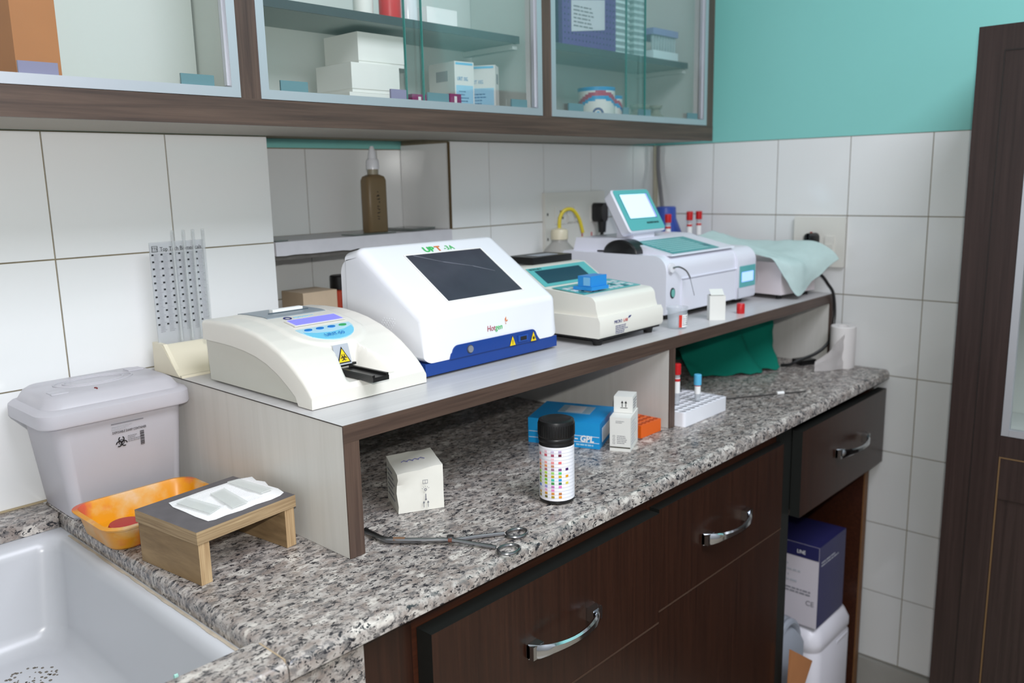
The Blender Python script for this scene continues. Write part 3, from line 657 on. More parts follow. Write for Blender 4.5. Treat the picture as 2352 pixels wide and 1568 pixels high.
for k in range(len(ys) - 1):
    bm.faces.new((top[k][0], top[k + 1][0], bot[k + 1][0], bot[k][0])); bm.faces.new((top[k][-1], bot[k][1], bot[k + 1][1], top[k + 1][-1])); bm.faces.new((bot[k][0], bot[k + 1][0], bot[k + 1][1], bot[k][1]))
bm.faces.new(top[0] + [bot[0][1], bot[0][0]]); bm.faces.new(top[-1][::-1] + [bot[-1][0], bot[-1][1]])
part('hood', bm, PLCREAM, ua, 30)
prof = [(-.153, RT + .003)] + [(y + .001 if y > -.38 else -.381, z - .001) for y, z in SEAM[:-1]] + [(-.381, RT + .003)]
part('base_body', bevel(prismx(prof, .0215, .1995), .0015, 1, 50), M('grey_cream_plastic', (204, 203, 192), .4), ua)
for x in (.035, .186):
    for y in (-.17, -.36): part('foot', lathe([(.006, RT + .0002), (.006, RT + .0032)], x, y, 12), RUBBER, ua)
def on_hood(poly, mat, name, parent, lift=.0006, cuts=8):
    """a sheet that follows the hood surface"""
    bm = new(); f = bm.faces.new([bm.verts.new((x, y, 0)) for x, y in poly])
    bmesh.ops.triangulate(bm, faces=bm.faces[:]); bmesh.ops.subdivide_edges(bm, edges=bm.edges[:], cuts=cuts, use_grid_fill=True)
    for v in bm.verts: v.co.z = hood_z(v.co.x, v.co.y) + lift
    r = bmesh.ops.extrude_face_region(bm, geom=bm.faces[:])
    for v in r['geom']:
        if isinstance(v, bmesh.types.BMVert): v.co.z -= lift + .0004
    return part(name, bm, mat, parent, 30)
GREYP = M('printer_lid_grey', (138, 148, 156), .35)
pl_ = on_hood([(.064, -.166), (.160, -.166), (.160, -.246), (.064, -.246)], GREYP, 'printer_lid', ua, .0012)
part('paper_roll_end', rbox(.090, .140, -.218, -.209, hz(-.205) + .001, hz(-.205) + .009, .002, 2), PAPER, ua)
part('paper_slot', rbox(.082, .148, -.2205, -.2185, hz(-.205) + .003, hz(-.205) + .0052, .0004, 1), M('slot_dark', (70, 84, 92), .5), ua)
fz = (hz(-.255) - hz(-.30)) / .045; UU = Vector((0, 1, fz)).normalized()
def hp(x, y, l=.0032): return Vector((x, y, hz(y) + .0028 + l))
part('display_bezel', plate(hp(.1145, -.284, .0004), X, UU, rect(-.041, .043, -.014, .012), .0012), PLCREAM, ua)
part('display', plate(hp(.1145, -.284, .0017), X, UU, rect(-.037, .040, -.012, .0105), .0005), LCDBLUE, ua)
on_hood([(.112 + a, -.307 + b) for a, b in [(-.044, 0), (.044, 0)] + [(.044 * math.cos(math.radians(t_)), .040 * math.sin(math.radians(t_))) for t_ in range(-15, -180, -15)]], M('pale_blue_keys', (176, 214, 228), .35), 'key_panel', ua, .0008)
on_hood([(.112 + .039 * math.cos(math.radians(t_)), -.319 + .0265 * math.sin(math.radians(t_))) for t_ in range(0, -181, -15)] + [(.09, -.325), (.112, -.3275), (.135, -.325)], M('sky_blue_keys', (112, 196, 226), .35), 'key_panel_print', ua, .0013)
for i in range(4):
    x = .084 + i * .0188; on_hood([(x + a, -.3140 + b) for a, b in circ(0, 0, .0062, 14, .0030)], M('key_blue', (30, 120, 196), .4) if i < 3 else M('key_green', (46, 160, 92), .4), 'key', ua, .0018, 2)
f2 = Vector((0, 1, (hz(-.32) - hz(-.345)) / .025)).normalized()
txt(ua, 'URIT-50', .0092, hp(.0945, -.3395, .0032), X, f2, M('key_blue', (30, 120, 196), .4), squash=1.0)
bm = new(); ring(bm, hp(.088, -.2585, .0005), X, UU, 0, 0, .005, .0022, .0004, 16); part('maker_mark', bm, INKNAVY, ua); part('maker_print', lines_print(hp(.098, -.2555, .0004), X, UU, .034, .006, 2, seed=2, thick=.6), M('pale_blue_print', (160, 208, 232), .5), ua)
# warning sticker on the upright wall of the scoop
sc = Vector((.1055, -.3592, 1.0375)); su = Vector((0, .14, 1)).normalized()
st = part('warning_sticker', plate((sc.x, -.3615, 1.0415), X, (0, .30, 1), rrect(-.0125, .0125, -.0005, .0275, .001, 2), .0006), M('sticker_grey', (178, 182, 190), .4), ua)
bm = plate((sc.x, -.3624, 1.0425), X, (0, .30, 1), [(-.011, .001), (.011, .001), (0, .0235)], .0003, mi=1); plate((sc.x, -.3628, 1.0425), X, (0, .30, 1), [(-.0087, .0024), (.0087, .0024), (0, .0205)], .0003, bm, 0)
biohazard(bm, (sc.x, -.3632, 1.0425), X, (0, .30, 1), 0, .0085, .0055, 1); part('warning_triangle', bm, [YELLOW, INK], st)
bm = new(); box(bm, .0935, .1195, -.438, -.356, 1.0295, 1.0355); bevel(bm, .001, 1)
tr = part('strip_tray', bm, BLACK, ua)
for x0, x1 in ((.0935, .0975), (.1155, .1195)): part('tray_rail', rbox(x0, x1, -.437, -.357, 1.0356, 1.0385, .0006, 1), BLACK, tr)
part('tray_slot', rbox(.089, .126, -.3605, -.3565, 1.0385, 1.0415, .0008, 1), BLACK, ua)
tr.rotation_euler = (0, 0, 0)

# ================================================================== IMMUNOASSAY ANALYZER (white wedge, blue base)
up = thing('immunoassay_analyzer', 'white wedge-shaped analyzer with large dark touchscreen and royal blue base', 'analyzer', (.36, -.30, RT))
def arc(cy, cz, r, a0, a1, n=6): return [(cy + r * math.cos(math.radians(a0 + (a1 - a0) * i / n)), cz + r * math.sin(math.radians(a0 + (a1 - a0) * i / n))) for i in range(n + 1)]
prof = [(-.398, 1.026)] + arc(-.384, 1.084, .014, 180, 123) + arc(-.2525, 1.1675, .017, 123, 60) + arc(-.226, 1.166, .012, 60, 0, 4) + [(-.214, 1.026)]
HX0, HX1 = .2165, .5075; n = 7; wd = .016; ls = []
def inset(prof, d):
    cy = sum(p[0] for p in prof) / len(prof); out = []
    for i, (y, z) in enumerate(prof):
        p0, p1 = Vector(prof[i - 1]), Vector(prof[(i + 1) % len(prof)]); t_ = (p1 - p0).normalized(); nn = Vector((-t_.y, t_.x))
        if nn.dot(Vector((y + .31, z - 1.09))) > 0: nn = -nn
        q = Vector((y, z)) + nn * d; out.append((q.x, max(q.y, 1.026)))
    return out
for i in range(n + 1):
    a = math.radians(90 * i / n); ls.append([(HX0 + wd * (1 - math.sin(a)) * 1.0, y, z) for y, z in inset(prof, wd * .85 * (1 - math.cos(a)) if False else wd * .85 * (1 - math.sin(a)))] if False else [(HX0 + wd * (1 - math.cos(a)), y, z) for y, z in inset(prof, wd * .8 * (1 - math.sin(a)))])
lr = [[(HX1 - (x - HX0), y, z) for x, y, z in l] for l in ls[::-1]]
bm = new(); loops(bm, ls + lr); part('housing', bm, PLWHITE, up, 28)
prof = [(-.216, 1.026)] + [(-.216, 1.150)] + arc(-.226, 1.142, .024, 70, 0, 6) + [(-.200, 1.026)]
part('rear_shell', bevel(prismx(prof, .2235, .5005), .006, 3, 40), PLWHITE, up)
bm = rbox(.2175, .5065, -.3975, -.199, RT + .004, 1.0258, .004, 3); part('base_tray', bm, PLBLUE, up)
poly = [(.2632, 1.0258), (.2660, 1.0335)] + [(.2805 + .012 * math.cos(math.radians(t_)), 1.0335 + .0115 * math.sin(math.radians(t_))) for t_ in range(170, 89, -16)] + [(.4420 + .012 * math.cos(math.radians(t_)), 1.0335 + .0115 * math.sin(math.radians(t_))) for t_ in range(90, 9, -16)] + [(.4575, 1.0305), (.4620, 1.0258)]
fp = part('front_panel', plate((0, -.3983, 0), X, Z, poly, .0016), PLBLUE, up)
for x in (.235, .49):
    for y in (-.38, -.22): part('foot', lathe([(.008, RT + .0002), (.008, RT + .0042)], x, y, 12), RUBBER, up)
b_ = part('power_button', plate((.3040, -.4000, 1.0352), X, Z, circ(0, 0, .0052, 20), .0022), M('button_grey', (150, 152, 156), .35, metal=.4), fp)
part('button_ring', plate((.3040, -.3999, 1.0352), X, Z, circ(0, 0, .0064, 20), .0008), M('button_ring', (70, 74, 84), .4), fp)
def tri(parent, x, bio):
    bm = plate((x, -.40, 1.0255), X, Z, [(-.0072, 0), (.0072, 0), (0, .0165)], .0003, mi=1); plate((x, -.4004, 1.0255), X, Z, [(-.0063, .0007), (.0063, .0007), (0, .0150)], .0003, bm, 0)
    if bio: biohazard(bm, (x, -.4008, 1.0255), X, Z, 0, .0055, .0034, 1)
    else:
        plate((x, -.4008, 1.0255), X, Z, rect(-.0005, .0005, .0045, .0095), .0003, bm, 1); plate((x, -.4008, 1.0255), X, Z, rect(-.0006, .0006, .0025, .0036), .0003, bm, 1)
    part('warning_triangle', bm, [YELLOW, INK], parent)
tri(fp, .3965, False); tri(fp, .4455, True)
part('card_port', rbox(.409, .4315, -.4016, -.3998, 1.0295, 1.0395, .0006, 1), M('port_blue', (34, 78, 160), .3), fp); part('port_slot', rbox(.4135, .4275, -.4022, -.4017, 1.0315, 1.0375, 0), INK, fp)
txt(up, 'Hot', .0125, (.3425, -.3985, 1.0555), X, Z, M('maroon_ink', (170, 70, 80), .5), squash=.9); txt(up, 'gen', .0125, (.3605, -.3985, 1.0555), X, Z, INKGREEN, squash=.9)
bm = plate((.3825, -.3986, 1.0655), X, Z, [(0, 0), (.0022, .003), (.0018, .0078), (-.0006, .0045)], .0003); plate((.3825, -.3986, 1.0655), X, Z, [(.0006, -.0002), (.0046, .0004), (.0058, .0026), (.003, .0022)], .0003, bm); plate((.3825, -.3986, 1.0655), X, Z, [(0, -.0004), (.002, -.0034), (.0008, -.004)], .0003, bm); part('leaf_mark', bm, INKORANGE, up)
# sloped face frame: origin at its lower edge
s0 = Vector((0, -.384 + .014 * math.cos(math.radians(123)), 1.084 + .014 * math.sin(math.radians(123)))); s1 = Vector((0, -.2525 + .017 * math.cos(math.radians(123)), 1.1675 + .017 * math.sin(math.radians(123)))); SU = (s1 - s0).normalized(); SN = X.cross(SU)
def sl(x, b, lift=.0003): return Vector((x, s0.y, s0.z)) + SU * b + SN * lift
SLEN = (s1 - s0).length
part('screen_bezel', plate(sl(0, 0), X, SU, rect(.2835, .4515, .0175, .1335), .0008), M('bezel_white', (244, 240, 236), .3), up)
part('touchscreen', plate(sl(0, 0, .0008), X, SU, rect(.286, .4475, .019, .131), .0006), SCREEN, up)
bm = new(); rnd = random.Random(11)
fold = [(.300, .1295), (.345, .107), (.395, .089), (.43, .071)]
for (a, b), (c, d) in zip(fold, fold[1:]): plate(sl(0, 0, .0015), X, SU, [(a, b - .0012), (c, d - .0004), (c, d + .0004), (a, b + .0012)], .0003, bm)
part('film_crease', bm, M('film_highlight', (112, 114, 124), .25), up)
txt(up, 'UP', .0165, sl(.331, .1365, .0006), X, SU, INKGREEN, bold=.0005, squash=1.15); txt(up, 'T', .0165, sl(.3570, .1365, .0006), X, SU, INKORANGE, bold=.0005, squash=1.1); txt(up, '-3A', .0150, sl(.3735, .1370, .0006), X, SU, INKGREEN, squash=1.0)
bm = new()
for i in range(9):
    for k in range(4): plate((HX0 + .0002, -.335 + .006 * (i % 5) + .003 * k, 1.085 - .0035 * k - .003 * (i // 5) * 2), *LF, circ(0, 0, .0009, 8), .0006, bm)
part('speaker_holes', bm, PLWHITE, up, stuff=True)

# ================================================================== MICROLAB PHOTOMETER (ivory, teal panel)
ml = thing('photometer', 'ivory photometer with teal keypad, dark display and small paper printer', 'analyzer', (.645, -.31, RT))
MX0, MX1 = .549, .737
prof = [(-.452, 1.0185), (-.455, 1.024), (-.455, 1.046), (-.451, 1.0535), (-.170, 1.0535), (-.170, 1.0185)]
part('lower_shell', bevel(prismx(prof, MX0, MX1), .005, 3, 40), PLIVORY, ml)
prof = [(-.447, 1.052), (-.4425, 1.066)] + arc(-.4265, 1.071, .0155, 160, 92, 5) + [(-.331, 1.0935), (-.281, 1.1250), (-.262, 1.1262), (-.18, 1.1210), (-.174, 1.114), (-.174, 1.052)]
part('upper_shell', bevel(prismx(prof, MX0 + .006, MX1 - .006), .004, 3, 40), PLIVORY, ml)
part('base_plate', rbox(MX0 + .004, MX1 - .004, -.450, -.174, 1.0145, 1.0183, .0005, 1), RUBBER, ml)
for x in (MX0 + .018, MX1 - .02):
    for y in (-.436, -.19): part('foot', lathe([(.0075, RT + .0002), (.0095, RT + .0103)], x, y, 16), RUBBER, ml)
a, b = Vector((0, -.331, 1.0935)), Vector((0, -.281, 1.1250)); LU = (b - a).normalized(); LN = X.cross(LU)
def lp(x, q, l=.0003): return Vector((x, a.y, a.z)) + LU * q + LN * l
part('display_panel', plate(lp(0, 0), X, LU, rect(MX0 + .010, MX1 - .012, .003, .0560), .0008), TEALPANEL, ml); part('display', plate(lp(0, 0, .001), X, LU, rect(MX0 + .024, MX1 - .038, .010, .047), .0005), LCDOFF, ml)
txt(ml, 'MICROLAB M', .0062, lp(MX0 + .014, .0495, .0011), X, LU, INK, squash=.9)
DS = Vector((0, .097, .0085)).normalized(); dk = Vector((0, -.428, 1.0863))
def dp(x, q, l=.0006): return Vector((x, dk.y, dk.z)) + DS * q + X.cross(DS) * l
kp = part('keypad', plate(dp(0, 0), X, DS, rect(MX0 + .012, MX1 - .012, .014, .086), .0008), TEALPANEL, ml)
for i in range(10):
    for k in range(3):
        if 3 <= i <= 4 and k < 2: continue
        part('key', plate(dp(MX0 + .022 + i * .0152, .026 + k * .018, .0016), X, DS, rect(-.005, .005, -.005, .005), .0008), M('key_pale', (214, 222, 226), .4) if (i + k) % 4 else M('key_teal_dark', (60, 120, 130), .4), kp)
bt = part('printer', rbox(.604, .716, -.262, -.196, 1.1268, 1.1395, .004, 2), BLACK, ml); part('printer_label', rbox(.63, .690, -.250, -.222, 1.1396, 1.1402, 0), M('label_grey', (160, 164, 172), .4), bt)
txt(ml, 'MICRO', .0075, (.588, -.4556, 1.0395), X, Z, INKNAVY, squash=.95); txt(ml, 'LAB', .0075, (.6145, -.4556, 1.0395), X, Z, INKRED, squash=.95)
bm = plate((.628, -.4556, 1.044), X, Z, [(0, 0), (.006, .001), (.010, .004), (.003, .004)], .0003); part('maker_mark', bm, INKNAVY, ml)
part('small_print', lines_print((.592, -.4556, 1.036), X, Z, .04, .0155, 5, seed=12), INKNAVY, ml)
t = thing('sample_holder', 'small bright blue sample holder lying on the photometer keypad', 'holder', (.612, -.392, 1.091))
SB = M('sky_plastic', (44, 142, 216), .3); qz = dp(0, .045, .0026).z
part('holder_base', rbox(.578, .626, -.416, -.376, qz, qz + .006, .001, 1), SB, t); part('holder_lid', rbox(.580, .624, -.413, -.385, qz + .0062, qz + .024, .0015, 2), SB, t)
part('frosted_label', rbox(.5795, .5802, -.411, -.397, qz + .008, qz + .022, 0), M('frosted_blue', (120, 186, 230), .4), t)

# ================================================================== CHEMISTRY ANALYZER (large, tilting display)
bc = thing('chemistry_analyzer', 'large white chemistry analyzer with lit tilting display and teal membrane keyboard', 'analyzer', (1.0, -.28, RT))
BX0, BX1 = .830, 1.105
prof = [(-.398, 1.0165), (-.401, 1.022), (-.401, 1.085)] + arc(-.372, 1.101, .029, 180, 90, 8) + [(-.150, 1.132), (-.145, 1.127), (-.145, 1.0165)]
part('main_body', bevel(prismx(prof, BX0, BX1), .008, 3, 40), PLLILAC, bc)
prof = [(-.396, 1.128), (-.394, 1.1305), (-.300, 1.1515), (-.285, 1.1565), (-.160, 1.158), (-.152, 1.128)]
part('top_deck', bevel(prismx(prof, BX0 + .028, BX1 + .0), .006, 3, 25), PLLILAC, bc)
prof = [(-.404, 1.0165), (-.407, 1.022), (-.407, 1.092)] + arc(-.377, 1.096, .030, 175, 90, 8) + [(-.160, 1.130), (-.152, 1.12), (-.152, 1.0165)]
rb = part('display_block', bevel(prismx(prof, BX1 - .004, 1.181), .007, 3, 40), PLLILAC, bc)
part('front_band', rbox(.886, BX1 - .004, -.4045, -.400, 1.082, 1.0835, .0006, 1), PLLILAC, bc)
bm = rbox(.884, BX1 - .006, -.4040, -.400, 1.0185, 1.0795, .0018, 2); part('front_cover', bm, PLLILAC, bc)
part('base_plate', rbox(BX0 + .006, 1.176, -.394, -.152, 1.0130, 1.0163, 0), RUBBER, bc)
for x in (BX0 + .03, 1.150):
    for y in (-.378, -.17): part('foot', lathe([(.011, RT + .0002), (.013, 1.0128)], x, y, 16), RUBBER, bc)
part('status_panel', plate((0, -.4072, 0), X, Z, rect(1.108, 1.178, 1.041, 1.087), .0008), TEALPANEL, rb); part('status_display', plate((0, -.4081, 0), X, Z, rect(1.117, 1.168, 1.0525, 1.0735), .0005), LCDSMALL, rb)
a1, b1 = Vector((0, -.394, 1.1305)), Vector((0, -.300, 1.1515)); KU = (b1 - a1).normalized(); KN = X.cross(KU)
def kpz(x, q, l=.0004): return Vector((x, a1.y, a1.z)) + KU * q + KN * l
kb = part('membrane_keyboard', plate(kpz(0, 0), X, KU, rect(.871, 1.048, .004, .094), .001), M('keyboard_teal', (70, 158, 158), .35), bc)
bm = new()
for r in range(7):
    for c in range(15):
        plate(kpz(.878 + c * .0095, .011 + r * .0112, .0015), X, KU, rect(0, .0068, 0, .0068), .0003, bm)
part('key_print', bm, M('key_print_pale', (156, 206, 206), .4), kb)
part('key_block', plate(kpz(0, 0, .0015), X, KU, rect(1.022, 1.040, .02, .034), .0004), M('key_teal_dark', (60, 120, 130), .4), kb)
bm = new(); ls = []
for x in (BX0 + .004, BX0 + .007, BX0 + .041, BX0 + .044):
    k = .9 if x in (BX0 + .004, BX0 + .044) else 1
    ls.append([(x, -.288 + .041 * k * math.cos(math.radians(t_)), 1.131 + .027 * k * math.sin(math.radians(t_))) for t_ in range(0, 181, 12)])
loops(bm, ls); part('sample_lid', bm, BLACK, bc, 40); part('lid_latch', rbox(BX0 + .006, BX0 + .014, -.248, -.232, 1.1325, 1.1355, .001, 1), BLACK, bc)
hh = bpy.data.objects.new('hd', None)
t0, b0 = Vector((0, -.2385, 1.2560)), Vector((0, -.2895, 1.1700)); HU = (t0 - b0).normalized(); HN = X.cross(HU); hw, hl = .066, (t0 - b0).length; HC = Vector((.938, 0, 0)) + (t0 + b0) / 2
def hpt(a, b, l=0): return HC + X * a + HU * b + HN * l
bm = new(); ls = []
for (l, k) in ((-.030, .010), (-.024, .003), (-.003, .0), (0, .0025)):
    ls.append([hpt(a, b, l) for a, b in rrect(-hw + k, hw - k, -hl / 2 + k, hl / 2 - k, .008, 4)])
loops(bm, ls); hd = part('display_head', bm, PLLILAC, bc, 40)
part('head_neck', rbox(.90, .975, -.278, -.235, 1.150, 1.186, .006, 3), PLLILAC, bc)
part('head_panel', plate(hpt(0, 0, .0002), X, HU, rrect(-hw + .003, hw - .003, -hl / 2 + .003, hl / 2 - .003, .006, 4), .0008), TEALPANEL, hd)
part('screen_rim', plate(hpt(0, 0, .0011), X, HU, rect(-.048, .0505, -.0205, .037), .0004), M('screen_rim', (40, 84, 100), .3), hd)
part('screen', plate(hpt(0, 0, .0016), X, HU, rect(-.0465, .0435, -.0195, .036), .0005), LCDWHITE, hd); part('screen_side_bar', plate(hpt(0, 0, .0016), X, HU, rect(.0436, .0490, -.0195, .036), .0005), M('lcd_lilac_bar', (150, 140, 240), .2, emit=.8), hd)
txt(hd, 'BIOCHEMISTRY ANALYZER', .0058, hpt(.004, -.0335, .0013), X, HU, INK, squash=.62)
pk = part('probe_knob', plate((.8440, -.4008, 1.1075), X, Z, circ(0, 0, .0092, 20), .006), PLWHITE, bc)
bm = tube([(.8445, -.4065, 1.1075), (.858, -.412, 1.1085), (.874, -.418, 1.100), (.884, -.421, 1.086)], .0016, 8, smoothpts=5); pr_ = part('probe_arm', bm, STEEL, bc); part('probe_needle', tube([(.884, -.421, 1.086), (.896, -.424, 1.050)], .0006, 6), STEEL, pr_)
bm = plate((.8530, -.4011, 1.0575), X, Z, circ(0, 0, .0085, 20, .0105), .001, mi=0); plate((.8530, -.4022, 1.0575), X, Z, circ(0, 0, .0058, 20, .0078), .001, bm, 1); part('start_button', bm, [INK, M('button_teal', (110, 180, 170), .4)], bc)
part('side_print', lines_print((1.0995, -.4075, 1.0415), X, Z, .007, .024, 6, seed=14), INKGREY, bc)

# ================================================================== COVERED INSTRUMENT + DUST CLOTH
cv = thing('covered_instrument', 'pinkish white boxy instrument half hidden under the pale green dust cloth', 'analyzer', (1.222, -.448, RT), -.14)
bm = rbox(0, .136, 0, .17, .011, .083, .006, 3); part('housing', bm, M('pinkish_white_plastic', (224, 214, 216), .35), cv, local=True)
bm = new(); ring(bm, (-.0003, .085, .047), -Y, Z, 0, 0, .026, .002, .0008, 28); part('moulded_ring', bm, M('pinkish_white_plastic', (224, 214, 216), .35), cv, local=True)
for x in (.015, .12):
    for y in (.015, .15): part('foot', lathe([(.006, .0003), (.007, .0105)], x, y, 12), RUBBER, cv, local=True)
CLOTHG = M('pale_green_fabric', (190, 212, 209), .85, .2, bump=.5, bscale=700, var=.06, vscale=60)
def cr(p0, p1, p2, p3, t): return 0.5 * ((2 * p1) + (p2 - p0) * t + (2 * p0 - 5 * p1 + 4 * p2 - p3) * t * t + (3 * p1 - p0 - 3 * p2 + p3) * t ** 3)
def crl(P, t):
    n = len(P) - 1; k = min(int(t * n), n - 1); f = t * n - k; return cr(P[max(k - 1, 0)], P[k], P[k + 1], P[min(k + 2, n)], f)
def drape(grid, nu, nv, wob, th, seed=0):
    G_ = [[Vector(p) for p in r] for r in grid]; bm = new(); vs = []
    for j in range(nv + 1):
        col = [crl([G_[r][c] for r in range(len(G_))], j / nv) for c in range(len(G_[0]))]; row = []
        for i in range(nu + 1):
            p = crl(col, i / nu); p.z += wob * noise.noise((p.x * 30, p.y * 26, seed)) + wob * .5 * noise.noise((p.x * 70, p.z * 60, seed + 3)); p.y += wob * .6 * noise.noise((p.x * 40, p.z * 40, seed + 7)); row.append(bm.verts.new(p))
        vs.append(row)
    for j in range(nv):
        for i in range(nu): bm.faces.new((vs[j][i], vs[j][i + 1], vs[j + 1][i + 1], vs[j + 1][i]))
    bmesh.ops.recalc_face_normals(bm, faces=bm.faces[:]); bmesh.ops.solidify(bm, geom=bm.faces[:], thickness=th); return bm
bm = drape([[(1.193, -.240, 1.134), (1.26, -.25, 1.150), (1.31, -.26, 1.138), (1.346, -.30, 1.122)],
            [(1.190, -.335, 1.118), (1.25, -.35, 1.122), (1.30, -.36, 1.116), (1.346, -.395, 1.127)],
            [(1.192, -.415, 1.106), (1.240, -.420, 1.104), (1.296, -.432, 1.104), (1.346, -.462, 1.127)],
            [(1.202, -.436, 1.096), (1.233, -.470, 1.080), (1.298, -.478, 1.086), (1.346, -.505, 1.110)],
            [(1.208, -.452, 1.072), (1.242, -.480, 1.014), (1.302, -.488, 1.046), (1.346, -.525, 1.090)]], 36, 40, .0040, .0012)
single('dust_cloth', bm, CLOTHG, 'pale green cloth draped over the pinkish white instrument', 'cloth', smooth=60)

# ================================================================== THINGS BEHIND THE ANALYZERS
TG = milky('test_tube_plastic', (214, 218, 222), .45, .1, .2)
def sample_tube(name, label, x, y, z0, h, capm, group=None, r=.0062, lab=PAPER, fill=None):
    t = thing(name, label, 'test tube', (x, y, z0), 0, group)
    part('tube_body', lathe([(r * .4, z0), (r * .85, z0 + .003), (r, z0 + .007), (r, z0 + h - .016)], x, y, 16), TG, t)
    part('cap', lathe([(r * 1.22, z0 + h - .020), (r * 1.28, z0 + h - .018), (r * 1.28, z0 + h - .001), (r * 1.1, z0 + h)], x, y, 18), capm, t)
    if lab: part('paper_label', lathe([(r * 1.04, z0 + h * .30), (r * 1.04, z0 + h * .66)], x, y, 16), lab, t)
    if fill: part('serum', lathe([(r * .5, z0 + .002), (r * 1.02, z0 + .008), (r * 1.02, z0 + h * .28)], x, y, 14), fill, t)
    if lab: part('label_stripe', lathe([(r * 1.06, z0 + h * .58), (r * 1.06, z0 + h * .645)], x, y, 16), INKRED, t)
    return t
t = thing('tube_stand', 'low white tube stand behind the large chemistry analyzer', 'rack', (1.28, -.16, RT))
part('stand_body', rbox(1.192, 1.362, -.186, -.132, RT + .0005, 1.108, .003, 2), PLWHITE, t)
SER = M('yellow_serum', (206, 160, 20), .25)
sample_tube('test_tube', 'red-capped tube next to the tilted display head', 1.212, -.16, 1.109, .082, RED)
for x, y, f in ((1.290, -.172, SER), (1.324, -.152, None), (1.344, -.166, None)):
    sample_tube('test_tube', 'red-capped tube with yellow serum in the stand' if f else ('red-capped tube standing right behind the yellow serum tube' if x < 1.33 else 'red-capped tube in the stand nearest the tiled side wall'), x, y, 1.109, .084, RED, 'red-capped tubes in the stand', fill=f)
single('blue_funnel', lathe([(.042, RT + .0005), (.044, RT + .006), (.044, 1.10), (.042, 1.135), (.026, 1.175), (.025, 1.203), (.022, 1.205)], 1.318, -.086, 28), M('cobalt_plastic', (52, 78, 160), .35), 'cobalt blue plastic funnel shape behind the display head', 'funnel')
t = thing('wash_bottle', 'cloudy plastic wash bottle with bent yellow tube below the switchboard', 'bottle', (.905, -.075, RT))
part('bottle_body', lathe([(.034, RT + .0005), (.040, RT + .006), (.040, 1.108), (.034, 1.125), (.018, 1.142), (.0175, 1.148)], .905, -.075, 28), milky('cloudy_bottle', (196, 194, 188), .25, .3, .3), t)
part('screw_cap', lathe([(.0195, 1.1482), (.0195, 1.166), (.017, 1.170), (.007, 1.173)], .905, -.075, 24), M('yellowed_plastic', (206, 198, 172), .4), t)
part('spout', tube([(.905, -.075, 1.1725), (.905, -.077, 1.195), (.915, -.082, 1.211), (.935, -.088, 1.212), (.952, -.093, 1.192), (.962, -.096, 1.160)], .0042, 10, smoothpts=5), M('yellow_hose', (206, 186, 50), .4), t)
# switchboards
def switchboard(label, c, u, nrm, w_, h_, items):
    t = thing('switchboard', label, 'switchboard', c, 0, 'wall switchboards'); c, u = Vector(c), Vector(u)
    SW = M('switch_white', (226, 224, 216), .3)
    def bx(a0, a1, b0, b1, d0, d1, mat, name, parent, bev=.001):
        bm = new(); loops(bm, [[c + u * a + Z * b + nrm * d for a, b in rect(a0, a1, b0, b1)] for d in (d0, d1)]); return part(name, bevel(bm, bev, 2), mat, parent)
    bx(0, w_, 0, h_, .0006, .009, SW, 'face_plate', t, .003)
    for kind, a, b in items:
        if kind == 'switch':
            s = bx(a - .011, a + .011, b - .019, b + .019, .0092, .0115, SW, 'switch', t); bx(a - .009, a + .009, b - .016, b + .0, .0116, .0145, SW, 'rocker', s)
        elif kind == 'socket':
            s = bx(a - .019, a + .019, b - .02, b + .02, .0092, .0112, SW, 'socket', t)
            for da, db in ((0, .009), (-.008, -.006), (.008, -.006)): bx(a + da - .0024, a + da + .0024, b + db - .0024, b + db + .0024, .0113, .0116, INK, 'pin_hole', s, .0004)
        elif kind == 'mark': bx(a - .0018, a + .0018, b - .005, b + .005, .0092, .0098, INKRED, 'neon_mark', t, .0002)
        elif kind == 'screw': bx(a - .002, a + .002, b - .003, b + .003, .0092, .0096, INK, 'screw', t, .0004)
    return t
switchboard('ivory switchboard on the back wall holding the black plug', (.935, 0, 1.098), X, -Y, .225, .151, [('socket', .052, .098), ('switch', .088, .098), ('switch', .114, .098), ('socket', .187, .098), ('mark', .135, .048), ('mark', .172, .048), ('screw', .008, .102), ('screw', .008, .045)])
switchboard('ivory switchboard on the right wall above the dust cloth', (WX, -.398, 1.066), -Y, -X, .121, .114, [('socket', .044, .052), ('switch', .087, .052)])
t = thing('power_plug', 'black three-pin plug pushed into the back wall switchboard', 'plug', (1.122, -.03, 1.17))
bm = new(); ls = [[(1.122 + a, y, 1.199 + b) for a, b in rrect(-w1, w1, -.024, .022, .010, 4)] for y, w1 in ((-.0117, .017), (-.030, .0165), (-.040, .011))]
loops(bm, ls); part('plug_body', bm, BLACK, t, 40); part('grip', lathe([(.009, 1.15), (.011, 1.176)], 1.122, -.030, 14), BLACK, t)
part('cord', tube([(1.122, -.030, 1.152), (1.118, -.032, 1.13), (1.105, -.05, 1.08), (1.10, -.07, RT + .005)], .0045, 8, smoothpts=4), BLACK, t)
t = thing('power_plug', 'black plug with a red spot in the right wall switchboard', 'plug', (1.37, -.44, 1.11))
bm = new(); ls = [[(x, -.447 + a, 1.124 + b) for a, b in rrect(-w1, w1, -.018, .020, .010, 4)] for x, w1 in ((1.3835, .015), (1.362, .0145), (1.352, .008))]
loops(bm, ls); part('plug_body', bm, BLACK, t, 40); part('red_spot', lathe([(.003, 1.1442), (.003, 1.1465)], 1.37, -.447, 10), M('rust_red', (150, 52, 36), .5), t)
single('wall_cable', tube([(1.383, -.018, 1.359), (1.384, -.018, 1.30), (1.378, -.03, 1.24), (1.372, -.040, 1.19), (1.366, -.046, 1.10), (1.36, -.05, RT + .006)], .0052, 10, smoothpts=5), M('grey_cable', (118, 116, 118), .5), 'grey cable hanging down in the corner of the tiled walls', 'cable')

